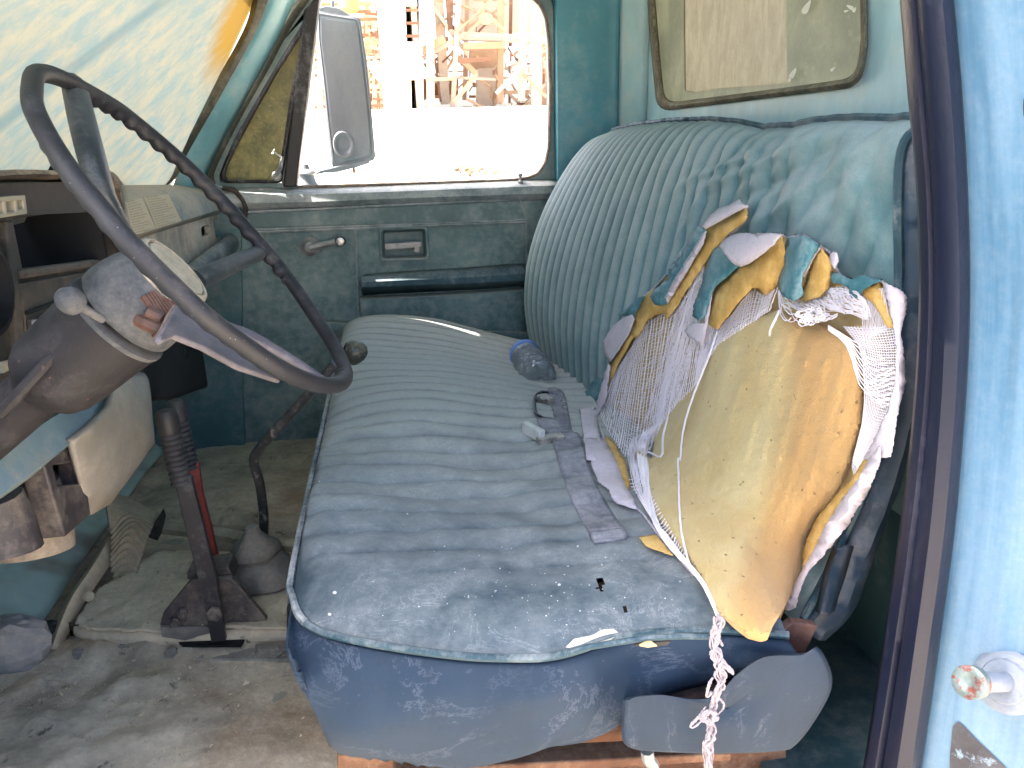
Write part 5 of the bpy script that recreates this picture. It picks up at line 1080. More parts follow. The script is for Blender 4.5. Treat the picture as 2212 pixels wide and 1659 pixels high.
# white fabric backing, curled outwards
flap('backing_curl', Q6([(843, 272), (880, 215), (940, 170), (1000, 150), (1062, 112), (1078, 142), (1118, 155), (1050, 190), (990, 222), (920, 262), (862, 292)]), .014, M['white'], .022, -27, jit=1.2, label='rolled white fabric backing at the top of the tear')
flap('backing_curl', Q6([(943, 390), (968, 355), (1020, 325), (1062, 315), (1130, 315), (1160, 332), (1240, 313), (1315, 322), (1270, 380), (1200, 440), (1120, 498), (1068, 515), (1020, 490), (985, 450)]), .026, M['white'], .030, -25, jit=1.6, label='large fan shaped curl of pinkish white fabric backing')
flap('backing_curl', Q6([(866, 300), (850, 380), (790, 480), (720, 600), (660, 700), (640, 735), (622, 695), (690, 560), (780, 420), (835, 330)]), .026, M['white'], .010, -58, jit=1, label='narrow white fold along the long teal tongue')
flap('backing_curl', Q6([(738, 892), (765, 860), (800, 845), (858, 850), (858, 800), (880, 730), (895, 650), (905, 660), (888, 770), (870, 880), (850, 985), (800, 950), (760, 925)]), .03, M['white'], .010, -70, jit=1.2, label='small white leaf shaped scrap over the gauze')
flap('backing_curl', Q6([(1598, 442), (1620, 425), (1642, 432), (1652, 480), (1632, 532), (1612, 505), (1600, 470)]), .022, M['white'], .010, -70, jit=1)
flap('backing_curl', Q6([(258, 955), (290, 900), (330, 850), (380, 815), (430, 795), (442, 830), (410, 910), (360, 990), (300, 1078), (275, 1050), (262, 1010)]), .018, M['white'], .012, -60, jit=1, label='flat white flap on the left of the tear')
flap('backing_curl', Q6([(1500, 395), (1545, 400), (1510, 450), (1470, 530), (1445, 580), (1430, 555), (1460, 480)]), .03, M['white'], .006, -60, jit=1)
flap('backing_curl', Q6([(1912, 602), (1990, 640), (2035, 665), (2064, 700), (2055, 760), (2030, 850), (2018, 900), (2035, 1000), (2050, 1190), (2025, 1290), (1995, 1420), (1980, 1560), (1960, 1640), (1800, 1659), (1880, 1500), (1945, 1360), (1985, 1200), (1995, 1000), (1975, 860), (1945, 730)]), .012, M['white'], .016, -88, jit=2, label='long white fabric edge down the right side of the tear')
flap('backing_curl', Q7([(1821, 30), (1825, 100), (1790, 200), (1740, 300), (1690, 370), (1660, 430), (1600, 500), (1530, 590), (1462, 660), (1425, 740), (1405, 790), (1400, 840), (1375, 862), (1342, 862), (1350, 800), (1385, 730), (1430, 655), (1500, 530), (1560, 410), (1640, 290), (1710, 200), (1770, 90)]), .016, M['white'], .018, -58, jit=2, label='ragged white fabric edge at the lower right of the tear')
flap('backing_curl', Q6([(108, 1318), (150, 1328), (215, 1332), (250, 1200), (285, 1090), (300, 1100), (272, 1290), (240, 1370), (215, 1400), (225, 1480), (262, 1600), (300, 1659), (160, 1659), (140, 1500), (125, 1400)]), .018, M['white'], .016, -88, jit=1.6, label='white fabric edge on the lower left of the tear')
flap('backing_curl', Q7([(330, -10), (430, -10), (480, 90), (510, 170), (545, 255), (575, 300), (592, 352), (540, 335), (490, 320), (462, 290), (450, 250), (400, 215), (365, 140), (350, 60)]), .026, M['white'], .014, 66, jit=1.8, label='white fabric point lying against the cushion')
# frayed white edge of the torn vinyl
fe_ = MB(); HB = resamp2(hole, 760)
for i in range(0, 760):
    u, v = HB[i]
    if v > 1290 or (u > 1500 and v > 1180): continue
    a = random.uniform(0, 6.28); L = random.uniform(1.5, 5)
    fe_.tube([B(u, v, .006), B(u+L*math.cos(a)*.6, v+L*math.sin(a)*.6, .008), B(u+L*math.cos(a), v+L*math.sin(a), .009)], .0006, 3, False)
    if i % 2 == 0: fe_.tube([B(HB[i][0]+1.5*nz(i, 1), HB[i][1]+1.5*nz(i, 2), .006), B(HB[min(i+3, 759)][0]+1.5*nz(i, 3), HB[min(i+3, 759)][1]+1.5*nz(i, 4), .007)], random.uniform(.0006, .0016), 4)
fe_.build('frayed_edge', M['white'], back, smooth=False)
# --- gauze
FM[0] = True
gz = MB()
def thread(pts, off, r=.00065, n=22, wob=1.2, seed=0):
    L = smooth_line(pts, n)
    gz.tube([B(p.x+wob*nz(i*.5, seed), p.y+wob*nz(i*.5, seed+9), (off[0]+(off[1]-off[0])*i/(n-1)) if isinstance(off, tuple) else off) for i, p in enumerate(L)], r, 3, False)
top_ = [Vector((*p, 0)) for p in Q6([(330, 1130), (440, 960), (520, 835), (620, 790), (680, 775), (760, 660), (850, 500), (880, 640), (920, 880), (1020, 800), (1080, 710), (1150, 645), (1210, 690), (1290, 635)])]
bot_ = [Vector((*p, 0)) for p in Q6([(235, 1395), (265, 1450), (300, 1510), (350, 1590), (390, 1640), (430, 1659), (480, 1650), (530, 1600), (600, 1450), (700, 1320), (790, 1240), (850, 1120), (930, 980), (1240, 775)])]
NW = 84; Tt = resamp(top_, NW); Bb = resamp(bot_, NW)
for i in range(NW):
    a, b_ = Tt[i], Bb[i]; mid = a.lerp(b_, .5)+Vector((5*nz(i*.3, 1), 5*nz(i*.3, 2), 0))
    thread([a, mid, b_], (.0, .012) , .0009 if i % 6 else .0014, 16, 1.6, i)
for k in range(44):
    t = (k+.5)/44; row = []
    i0, i1 = (0, int(NW*.55)) if k % 3 else (0, NW-1)
    for i in range(i0, i1, 2):
        p = Tt[i].lerp(Bb[i], min(1, t+.03*nz(i*.13, k*.3)+.012*math.sin(i*1.1+k))); row.append(p)
    thread(row, (.002, .012), .0005, len(row), .8, k+100)
# dense veil part
for i in range(60):
    s0 = random.uniform(.25, .8); a = Tt[int(s0*(NW-1))].lerp(Bb[int(s0*(NW-1))], random.uniform(0, .4)); b_ = Tt[int((s0-.05)*(NW-1))].lerp(Bb[int((s0-.05)*(NW-1))], random.uniform(.6, 1))
    thread([a, a.lerp(b_, .5)+Vector((random.uniform(-6, 6), 0, 0)), b_], .012, .0006, 16, 2, i+300)
# bundles running from the left veil down past the foam
for i in range(16):
    s_ = i/15.; sp_ = random.uniform(-1, 1)
    thread(Q6([(lerp(380, 620, s_), lerp(1560, 1420, s_))])+Q7([(lerp(540, 640, s_), lerp(40, 20, s_)), (lerp(585, 650, s_)+6*sp_, 240), (690+10*sp_, 420), (770+12*sp_, 545), (860+9*sp_, 640), (930+6*sp_, 730), (975+4*sp_, 820), (1003+3*sp_, 892)]), (.014, .05), random.choice([.0008, .0012, .0018]), 40, 1.5, i+500)
for i in range(26):
    t = i/26; x = lerp(570, 830, t); y = lerp(190, 600, t); thread(Q7([(x-22*(1-t)-6, y+16), (x+6, y+6+8*math.sin(i)), (x+30*(1-t)+10, y-14)]), .03, .0007, 6, 1, i+600)
# single strings over the foam
def string(pts, off, r, n=50, tw=3, seed=0, wob=1.):
    for k in range(tw):
        L = smooth_line(pts, n); gz.tube([B(p.x+wob*math.sin(i*.55+k*2.1), p.y+wob*math.cos(i*.55+k*2.1), lerp(off[0], off[1], math.sin(math.pi*min(1, i/(n-1)*1.0)))) for i, p in enumerate(L)], r, 4, False)
string(Q6([(930, 900), (880, 1050), (800, 1250), (750, 1400), (725, 1520), (712, 1659)])+Q7([(800, 90), (803, 200), (806, 330), (815, 450), (835, 550), (862, 640), (905, 700), (950, 780), (1000, 890)]), (.01, .085), .0009, 90)
string(Q6([(640, 1400), (610, 1520), (600, 1640)])+Q7([(640, 60), (648, 160), (650, 280), (672, 400), (740, 480), (800, 560), (862, 640)]), (.012, .05), .0012, 50)
string(Q6([(1300, 775), (1275, 830), (1250, 880), (1243, 920)]), (.04, .06), .0012, 16)
# frayed loops across the top of the bulge
for i in range(60):
    x0 = random.uniform(1290, 1700); x1 = x0+random.uniform(-20, 160); y0 = lerp(655, 625, (x0-1290)/400)
    ym = random.uniform(720, 850) if x0 < 1560 else random.uniform(660, 790)
    thread(Q6([(x0, y0), (lerp(x0, x1, .3), lerp(y0, ym, .7)), (lerp(x0, x1, .6)+20, ym), (min(x1+40, 1810), lerp(ym, 790, .5))]), (.0, .045), random.choice([.0006, .0009]), 16, 3.5, i+700)
for i in range(26):
    x0 = random.uniform(1380, 1570); cx_, cy_ = x0, random.uniform(760, 850); rr = random.uniform(8, 28)
    thread(Q6([(cx_+rr*math.cos(a*.9), cy_+rr*.7*math.sin(a*.9)) for a in range(7)]), .05, .0008, 16, 2, i+900)
for i in range(16):
    thread(Q6([(random.uniform(1560, 1620), 640+i*9), (1700, 650+i*9+random.uniform(-5, 5)), (1800, 700+i*8), (random.uniform(1800, 1850), 780+i*3)]), .012, .0006, 16, 3, i+950)
# right hand net
Lr = [Vector((*p, 0)) for p in Q6([(1680, 870), (1770, 980), (1800, 1120), (1803, 1300), (1790, 1440), (1740, 1640)])+Q7([(1680, 130)])]
Rr = [Vector((*p, 0)) for p in Q6([(1975, 860), (1998, 1000), (1998, 1180), (1965, 1370), (1900, 1520), (1820, 1659)])+Q7([(1705, 190)])]
La, Ra = resamp(Lr, 60), resamp(Rr, 60)
for k in range(60):
    thread([La[k], La[k].lerp(Ra[k], .5)+Vector((0, 6+2*nz(k*.5, 1), 0)), Ra[k]], (.004, .008), .0006, 10, 1, k+1000)
for j in range(16):
    s_ = (j+.5)/16; thread([La[k].lerp(Ra[k], s_) for k in range(0, 60, 3)], (.006, .008), .0006, 34, .8, j+1100)
for j in range(18):
    s_ = j/18; thread(Q6([(lerp(1760, 1930, s_), lerp(650, 640, s_)), (lerp(1790, 1950, s_), 780), (lerp(1800, 1975, s_), lerp(960, 870, s_))]), .008, .0006, 12, 1.6, j+1150)
for j in range(10):
    thread(Q6([(1590, 860+j*3), (1700, 930+j*6), (1780, 980+j*26), (1830+j*8, 1060+j*30), (1900, 1060+j*32), (1980, 1050+j*30)]), .016, .0007, 20, 2, j+1200)
for j in range(8):
    thread(Q6([(1795, 1120), (1815+j*3, 1190+j*12), (1860+j*2, 1180+j*20), (1930, 1140+j*26), (1985, 1110+j*30)]), .016, .0007, 18, 2, j+1250)
gzo = gz.build('gauze', M['gauze'], back, smooth=False, label='torn white gauze stretched over and around the foam'); 
# knotted bundle hanging in front of the cushion
hb = MB()
def hang(pts, r, k, amp=.004, y0=.562, n=70):
    L = smooth_line(Q7(pts), n); hb.tube([U(p.x, p.y, 'Y', y0)+Vector((amp*1.5*nz(i*.23, k*3.1)+.4*amp*math.sin(i*.35+k*2.3), amp*nz(i*.23, k*3.1+40), .001*nz(i*.9, k))) for i, p in enumerate(L)], [r*(.5+.9*abs(nz(i*.4, k*7.))) for i in range(n)], 6)
for k in range(9):
    hang([(1003, 890), (1006, 950), (990, 1020), (1000, 1090), (1012, 1160), (1008, 1240), (985, 1310), (970, 1370), (968, 1440), (962, 1500), (948, 1580), (952, 1670), (945, 1760)], .0018, k, .0048)
for k in range(5):
    a0 = k*.5; hang([(958+34*math.cos(a+a0)*(1-a*.06), 1400+34*math.sin(a+a0)*(1-a*.06)) for a in np.linspace(0, 9, 16)], .0022, k, .002, .556, 60)
hang([(1005, 1110), (1030, 1118), (1060, 1150), (1074, 1180), (1050, 1160), (1020, 1135)], .0026, 1, .001, n=24)
hang([(990, 960), (1010, 1000), (1024, 1040)], .0016, 1, .001, n=14)
hang([(980, 1060), (968, 1085), (985, 1105)], .0022, 2, .001, n=14)
hang([(985, 1200), (945, 1260), (950, 1300), (975, 1270)], .002, 2, .002, n=20)
hang([(1000, 1290), (1028, 1330), (1020, 1370), (985, 1395)], .0015, 2, .001, n=20)
hang([(940, 1370), (905, 1400), (865, 1440), (870, 1455), (905, 1435), (925, 1410)], .0018, 2, .001, n=24)
hang([(940, 1350), (900, 1400), (872, 1430)], .0014, 3, .001, n=14)
for k in range(14):
    hang([(925+k*4.2, 1500+4*abs(7-k)), (920+k*4.6, 1560), (930+k*3.6, 1600), (935+k*2.5, 1650), (938+k*2, 1720)], .0007, k, .001, .562, 20)
hb.build('hanging_threads', M['gauze2'], back, smooth=True, label='knotted rope of dirty white gauze hanging over the cushion side')

# rusty frame under the cushion, hinge cover and strut
MB().plate(pl([(728, 1630), (1345, 1560), (1700, 1610), (1700, 1720), (728, 1720)], 'Y', .74), (), (0, .02, 0)).plate(pl([(850, 1665), (1580, 1628), (1580, 1645), (850, 1690)], 'Y', .69), (), (0, .03, 0)).build('seat_frame', M['rust'], cush, bevel=.003, label='rusty steel seat frame showing under the cushion')
oc = [(1345, 1525), (1352, 1508), (1420, 1500), (1500, 1510), (1550, 1500), (1592, 1455), (1655, 1414), (1738, 1410), (1764, 1396), (1785, 1424), (1798, 1465), (1790, 1505), (1755, 1565), (1722, 1606), (1690, 1622), (1560, 1628), (1420, 1624), (1362, 1616), (1343, 1592)]
def ring_(P, s_, y, n=90):
    c_ = Vector((1570, 1530, 0)); Q = smooth_line(P+[P[0]], n+1)[:-1]; return [U(lerp(c_.x, p.x, s_), lerp(c_.y, p.y, s_), 'Y', y) for p in Q]
MB().grid([ring_(oc, 1, .655), ring_(oc, 1, .60), ring_(oc, .992, .592), ring_(oc, .975, .586), ring_(oc, .95, .584), ring_(oc, .5, .583), ring_(oc, .02, .583)], True).build('hinge_cover', M['shell'], T, thick=.002, label='blue plastic hinge cover at the bottom rear corner of the seat')
MB().plate(pl([(1715, 1345), (1768, 1352), (1740, 1412), (1660, 1414), (1640, 1400)], 'Y', .66), (), (0, .012, 0)).build('hinge_strap', M['rust2'], T, bevel=.002)
MB().plate(pl([(1560, 1378), (1640, 1392), (1700, 1395), (1655, 1416), (1592, 1458), (1548, 1503), (1500, 1512), (1420, 1502), (1355, 1508), (1400, 1440), (1500, 1395)], 'Y', .645), (), (0, .004, 0)).build('inner_gusset', M['rustnavy'], T, bevel=.001)
MB().tube(resamp(pl([(1398, 1622), (1400, 1640), (1410, 1652), (1412, 1670)], 'Y', .62), 8), .007, 8).build('frame_hook', M['chrome2'], T)
# --- seat belt
def strap(Lp, Rp, name, par, n=50, off=.006, cols=8, mat='belt', thick=.0016, fn=None):
    l, r = smooth_line(Lp, n), smooth_line(Rp, n); rows = []
    for i in range(n):
        o_ = off(i/(n-1)) if callable(off) else off
        rows.append([(fn or Cc)(lerp(l[i].x, r[i].x, k/cols), lerp(l[i].y, r[i].y, k/cols), o_) for k in range(cols+1)])
    return MB().grid(rows).build(name, M[mat], par, thick=thick)
W_ = lambda L: [(1123.2+x*.2917, 725.8+y*.2917) for x, y in L]
belt = strap(W_([(188, 712), (225, 735), (262, 850), (300, 980), (345, 1120), (405, 1260), (460, 1370), (512, 1450)]), W_([(420, 712), (445, 735), (480, 840), (510, 950), (560, 1080), (640, 1230), (700, 1330), (765, 1418)]), 'seat_belt', T, off=lambda s: .004+.010*math.exp(-(s/.2)**2)); belt['label'] = 'faded seat belt strap draped over the cushion'
strap(W_([(512, 1450), (530, 1490), (550, 1522)]), W_([(765, 1418), (785, 1460), (795, 1492)]), 'belt_end', belt, 10, .008, thick=.004)
strap(W_([(205, 385), (270, 385), (330, 430), (360, 560), (385, 690)]), W_([(200, 430), (230, 500), (262, 610), (310, 650), (360, 700)]), 'belt_loop', belt, 30, .012)
strap(W_([(100, 560), (150, 590), (250, 610), (330, 640)]), W_([(180, 730), (250, 712), (330, 705), (400, 715)]), 'belt_fold', belt, 20, .010)
L = W_([(205, 405), (150, 405), (105, 440), (92, 500), (105, 560), (150, 590)])
rows = [[Cc(p.x, p.y, .03) for p in smooth_line(L, 30)], [Cc(p.x+(6 if i < 30 else 0), p.y+4, .0) for i, p in enumerate(smooth_line(L, 30))]]
MB().grid(rows).build('belt_loop', M['belt'], belt, thick=.002)
bk = Cc(*W_([(190, 490)])[0], .02)
def obox(c, sx_, sy_, sz_, rz, rx=0):
    return Matrix.Rotation(rz, 3, 'Z') @ Matrix.Rotation(rx, 3, 'X')
MB().box(bk, (.018, .035, .026), Matrix.Rotation(.5, 3, 'Z')).box(bk+Vector((-.004, -.012, .012)), (.02, .012, .006)).build('belt_buckle', M['buckle'], belt, bevel=.003, label='small dusty buckle in a loop of webbing')
b2 = Cc(*W_([(170, 770)])[0], .015)
MB().box(b2+Vector((.012, 0, 0)), (.045, .02, .014), Matrix.Rotation(.15, 3, 'Z')).build('belt_buckle', M['buckle'], belt, bevel=.002, label='flat dark buckle at the top of the draped strap')
MB().box(b2+Vector((-.012, .02, .008)), (.012, .055, .022), Matrix.Rotation(.4, 3, 'Z')).build('buckle_cover', M['bucklew'], belt, bevel=.003)
# --- plastic bottle
a_, b_ = U(1138, 772, 'Y', 1.74), U(1158, 802, 'Y', 1.64); ax = (b_-a_).normalized()
bt = MB(); n = 40; prof = [(-.03, .030), (-.012, .035), (.0, .035), (.004, .033), (.02, .036), (.05, .039), (.09, .040), (.12, .039), (.14, .036), (.15, .028), (.152, .012), (.146, .001)]
t1 = ax.orthogonal().normalized(); t2 = ax.cross(t1)
rows = []
for h, r in smooth_pairs(prof, 44):
    rows.append([a_+ax*h+(t1*math.cos(2*math.pi*k/n)+t2*math.sin(2*math.pi*k/n))*max(.0005, r*(1+.10*nz(k*.35+h*20, h*60, 2)*sst(-.01, .03, h)+.05*nz(k*1.1, h*140))) for k in range(n)])
o = MB().grid(rows, True, True).build('plastic_bottle', M['pet'], None, label='crushed clear plastic bottle with a blue ring lying against the backrest'); o['category'] = 'bottle'
MB().lathe(a_-ax*.028, ax, [(0, .0345), (.002, .0372), (.018, .0376), (.020, .0355)], 40).build('blue_ring', M['bluecap'], o)

# ------------------------------------------------------------------ driver side jamb (nearest the camera)
sealL = [(1952, -40, .60), (1956, 0, .60), (1972, 200, .60), (1990, 400, .60), (1996, 600, .60), (1990, 780, .60), (1975, 960, .60), (1950, 1160, .60), (1915, 1400, .60), (1886, 1580, .60), (1862, 1720, .60)]
sealR = [(2045, -40, .565), (2050, 0, .565), (2068, 200, .565), (2080, 400, .565), (2086, 600, .565), (2082, 780, .565), (2070, 960, .565), (2052, 1160, .565), (2020, 1400, .565), (1995, 1580, .565), (1974, 1720, .565)]
sl_ = smooth_line([U(*p[:2], 'Y', p[2]) for p in sealL], 70); sr_ = smooth_line([U(*p[:2], 'Y', p[2]) for p in sealR], 70)
rows = []
for k, d in ((0, .0), (.06, -.010), (.16, -.014), (.26, -.010), (.30, -.004), (.34, -.004), (.40, -.014), (.6, -.02), (.8, -.018), (.94, -.008), (1, .006)):
    rows.append([a.lerp(b__, k)+Vector((d*.6, d*.8, 0)) for a, b__ in zip(sl_, sr_)])
MB().grid(rows).build('door_opening_seal', M['sealnavy'], T, thick=.004, label='navy rubber weatherstrip down the near door opening')
MB().tube([p+Vector((-.004, -.006, 0)) for p in sl_[42:]], [.0022+.0008*nz(i*1.3, 4) for i in range(28)], 6).build('bare_seal_edge', M['worn'], T)
jl = [U(p[0]-14, p[1], 'Y', .575)+Vector((0, 0, 0)) for p in sealR]; jl = smooth_line(jl, 70)
jc = []
for k, (du, y) in enumerate(((30, .566), (85, .548), (140, .530), (200, .512), (260, .496), (330, .480))):
    jc.append(smooth_line([U(p[0]+du-14, p[1], 'Y', y-.004*math.sin(k)) for p in sealR], 70))
o_ = MB().grid([jl]+jc).build('door_jamb', M['jamb'], T, thick=.004, label='light blue driver side door jamb')
# dark groove between seal and jamb, inner side panel of the pillar
MB().grid([[p+Vector((.02, .01, 0)) for p in sl_], [p+Vector((.12, .03, 0)) for p in sl_], [Vector((XB, .64, p.z)) for p in sl_]]).build('pillar_inner', M['shadeteal'], T, thick=.004)
MB().tube([p+Vector((-.004, -.004, 0)) for p in sr_], .0022, 6).build('seal_groove', M['black'], T)
# striker bolt
JP = [U(p[0]+150, p[1], 'Y', .53) for p in sealR]
k0 = U(2172, 1472, 'Y', .505); kh = U(2098, 1474, 'Y', .478)
axk = (kh-k0).normalized(); Lk = (kh-k0).length
st = MB().lathe(k0-axk*.004, axk, [(-.012, .026), (0, .0285), (.003, .0285), (.0045, .026), (.006, .024), (.0062, .020), (.0085, .0185), (.009, .009), (Lk-.006, .0085)], 36).build('striker_bolt', M['strikew'], T, label='door striker bolt with a chipped rusty head')
MB().lathe(k0+axk*(Lk-.007), axk, [(0, .008), (.0005, .0135), (.012, .0140), (.0128, .0125), (.0122, .007), (.0105, .004)], 28).build('striker_head', M['striker'], st)
MB().lathe(k0+axk*(Lk-.0060), axk, [(-.010, .0095), (-.002, .0098)], 20).build('striker_collar', M['rust2'], st)
# gummy sticker residue
pb = [(2058, 1570), (2066, 1560), (2074, 1561), (2120, 1608), (2175, 1660), (2190, 1700), (2050, 1700), (2052, 1630)]
jb = BVHTree.FromPolygons([tuple(v.co+ORG['door_jamb']) for v in o_.data.vertices], [tuple(p.vertices) for p in o_.data.polygons])
_pp = [Vector(p) for p in resamp2(pb, 60)]+[Vector((x, y)) for x in range(2060, 2200, 9) for y in range(1566, 1700, 9) if inpoly(x, y, pb)]
_r = delaunay_2d_cdt(_pp, [], [list(range(60))], 1, 1e-4)
MB().add([hit(jb, p.x, p.y, -.007, lambda u, v: U(u, v, 'Y', .50)) for p in _r[0]], [tuple(f) for f in _r[2]]).build('sticker_residue', M['residue'], T, smooth=False, label='grey flaking remains of a sticker on the jamb')
MB().add([hit(jb, 2212+2*math.cos(k*.5)*.9, 232+26*math.sin(k*.5)*.8, -.007, lambda u, v: U(u, v, 'Y', .49)) for k in range(12)], [tuple(range(12))]).build('jamb_slot', M['black'], T, smooth=False)

# ------------------------------------------------------------------ mirror outside the far window
YM = 2.36
mo = [(684, 22), (778, 38), (792, 130), (803, 240), (812, 346), (718, 364), (708, 290), (697, 180), (686, 80)]
mi = [(694, 40), (770, 50), (782, 140), (793, 240), (800, 330), (728, 348), (718, 280), (706, 170), (695, 90)]
def mr(P, y, n=60): return resamp([U(u, v, 'Y', y) for u, v in P], n, True)
mm = MB(); mm.grid([mr(mo, YM+.05), mr(mo, YM), mr([(lerp(a[0], b[0], .4), lerp(a[1], b[1], .4)) for a, b in zip(mo, mi)], YM-.003), mr([(lerp(a[0], b[0], .6), lerp(a[1], b[1], .6)) for a, b in zip(mo, mi)], YM-.001), mr(mi, YM-.0035)], True)
mm.plate(mr(mi, YM-.004), (), (0, .003, 0)); mm.plate(mr(mo, YM+.048), (), (0, .004, 0))
mir = mm.build('side_mirror', M['mirror'], T, label='grey tall side mirror outside the passenger window')
mc = U(742, 312, 'Y', YM-.006)
rows = [[mc+Vector((math.cos(a)*r, -h, math.sin(a)*r*1.25)) for a in np.linspace(0, 2*math.pi, 29)[:-1]] for r, h in ((.030, 0), (.027, .004), (.023, .004), (.019, .0), (.01, -.001), (.001, -.001))]
MB().grid(rows, True).build('mirror_boss', M['mirror'], mir)
MB().plate(pl([(686, 18), (706, 12), (735, 18), (762, 36), (700, 36)], 'Y', YM), (), (0, .04, 0)).tube(pl([(718, 0), (718, 22)], 'Y', YM+.01), .006, 8).build('mirror_cap', M['mirror'], mir, bevel=.003)
MB().plate(pl([(672, 380), (690, 368), (740, 356), (795, 346), (800, 352), (770, 362), (730, 372), (700, 374)], 'Y', YM-.005), (), (0, .03, 0)).build('mirror_arm', M['mirror'], mir, bevel=.003)
MB().lathe(U(664, 402, 'Y', 2.27), (0, 0, 1), [(0, .032), (.015, .024), (.03, .022), (.034, .027), (.04, .024), (.046, .012), (.058, .009), (.062, .002)], 20).build('mirror_base', M['mirror'], mir)
MB().tube(pl([(764, 362), (765, 374)], 'Y', YM), .004, 8).build('mirror_bolt', M['steeld'], mir)
# ------------------------------------------------------------------ the plant beyond the far window
YO = 34.
def O(u, v, y=YO): return U(u, v, 'Y', y)
def gz_(x, y): return terr(x, y)
def tagt(o, lab, cat, group=None):
    o['label'] = lab; o['category'] = cat
    if group: o['group'] = group
    return o
def emp(name, loc, lab, cat):
    e = bpy.data.objects.new(name, None); C.objects.link(e); e.location = loc; ORG[e.name] = Vector(loc); return tagt(e, lab, cat)
def P3(u, v, dy=0): return O(u, v, YO+dy)
# pale concrete tower
tw = emp('concrete_tower', tuple(Vector((O(860, 250).x, YO+3, terr(O(860, 250).x, YO)))), 'tall sun bleached concrete tower with dark openings beyond the window', 'tower')
x0, x1 = O(824, 150).x, O(912, 150).x; zb = terr(x0, YO)-.5
mb = MB(); out = [Vector((x0, YO, zb)), Vector((x1, YO, zb)), Vector((x1, YO, zb+16)), Vector((x0, YO, zb+16))]
h1 = pl([(876, 12), (905, 14), (905, 90), (879, 90)], 'Y', YO); h2 = pl([(888, 172), (908, 172), (908, 240), (890, 246)], 'Y', YO)
mb.plate(out, [h1, h2], (0, .35, 0)); mb.box(((x0+x1)/2, YO+4.2, zb+8), ((x1-x0), .3, 16)).box((x0+.15, YO+2.3, zb+8), (.3, 3.9, 15.9)).box((x1-.15, YO+2.3, zb+8), (.3, 3.9, 15.9)).box(((x0+x1)/2, YO+2.3, zb+15.9), ((x1-x0)-.02, 3.8, .3))
mb.build('wall', M['tower'], tw)
MB().box(((x0+x1)/2, YO+2.2, zb+6.5), ((x1-x0)*.9, .2, 12)).build('inner_wall', M['black'], tw)
MB().beam(P3(826, 108, -.2), P3(912, 104, -.2), .25, .3).beam(P3(826, 166, -.15), P3(912, 162, -.15), .2, .25).build('ledge', M['steelw'], tw)
for v in (22, 50, 78): MB().beam(P3(876, v, -.05), P3(905, v, -.05), .08, .1).build('window_bar', M['steeld'], tw)
MB().plate(pl([(858, 240), (900, 236), (906, 250), (850, 252)], 'Y', YO-1.), (), (0, .8, 0)).build('footing', M['steel'], tw)
# steel frame structure
fr = emp('steel_frame_tower', tuple(Vector((O(1040, 250).x, YO+2, terr(O(1040, 250).x, YO)))), 'open rusty steel frame with cross bracing and a platform', 'steel structure')
def bm(a, b, w=.18, d=0, mat='steel', name='brace', y2=None):
    w = w*.9
    MB().beam(P3(*a, d), P3(*b, d if y2 is None else y2), w, w).build(name, M[mat], fr, smooth=False)
legs = [(928, -20, 930, 236, 0, .35, 'steelw'), (946, -20, 962, 225, 1.5, .42, 'steelw'), (992, -30, 978, 232, .8, .22, 'steelw'), (1010, -30, 1003, 216, 2.5, .2, 'steel'), (1082, -30, 1080, 225, 1.2, .3, 'steel'), (1130, -30, 1126, 218, .2, .3, 'steelw'), (1160, -20, 1158, 228, 0, .42, 'steelw'), (1104, -20, 1102, 100, 2.2, .16, 'steeld'), (900, -20, 902, 120, 3, .18, 'steeld'), (1176, -20, 1176, 230, 3, .3, 'steel')]
for (a, b, c, d, dy, w, m) in legs: bm((a, b), (c, d), w, dy, m, 'leg')
br_ = [(912, 112, 960, 84, .35, 'steel'), (914, 126, 1000, 76, .22, 'steelw'), (985, 70, 1062, 0, .10, 'steel'), (930, 8, 1010, 118, .16, 'steelw'), (974, 112, 1030, 160, .24, 'steel'), (1030, 160, 980, 222, .18, 'steel'), (1072, 202, 1150, 118, .16, 'steelw'), (1010, 60, 1040, 40, .10, 'steel'), (1058, 40, 1090, 66, .14, 'steel'), (1036, 46, 1006, 78, .12, 'steel'), (1064, 30, 1092, 8, .12, 'steel'), (1034, 28, 1000, 10, .10, 'steel'), (972, 6, 1026, 22, .1, 'steel'), (1000, 100, 1090, 98, .30, 'steel'), (985, 78, 1180, 86, .34, 'steelw'), (990, 132, 1060, 128, .2, 'steeld'), (985, 168, 1072, 172, .12, 'steelw'), (1078, 182, 1130, 232, .12, 'steelw'), (1130, 232, 1178, 182, .12, 'steelw'), (1090, 150, 1180, 108, .14, 'steelw'), (1088, 200, 1178, 196, .16, 'steel'), (920, 172, 985, 170, .14, 'steel'), (922, 208, 985, 210, .10, 'steel'), (940, 130, 952, 220, .10, 'steeld'), (1008, 214, 1060, 240, .1, 'steel'), (1130, 160, 1180, 210, .12, 'steel'), (960, 220, 1000, 180, .08, 'steel')]
random.seed(3)
for (a, b, c, d, w, m) in br_: bm((a, b), (c, d), w, random.uniform(-.3, 2), m)
P = [O(1050+16*math.cos(k*math.pi/4+.39), 40+14*math.sin(k*math.pi/4+.39), YO-.2) for k in range(8)]
MB().plate(P, (), (0, .1, 0)).build('gusset_plate', M['steel'], fr, smooth=False)
MB().plate(pl([(1015, 105), (1095, 105), (1082, 130), (1078, 220), (1072, 226), (1064, 150), (1022, 150), (1012, 130)], 'Y', YO+2.6), (), (0, .3, 0)).build('hopper', M['steel'], fr, smooth=False)
MB().plate(pl([(1030, 148), (1070, 146), (1072, 228), (1030, 228)], 'Y', YO+2.2), (), (0, .4, 0)).build('pale_panel', M['steelw'], fr, smooth=False)
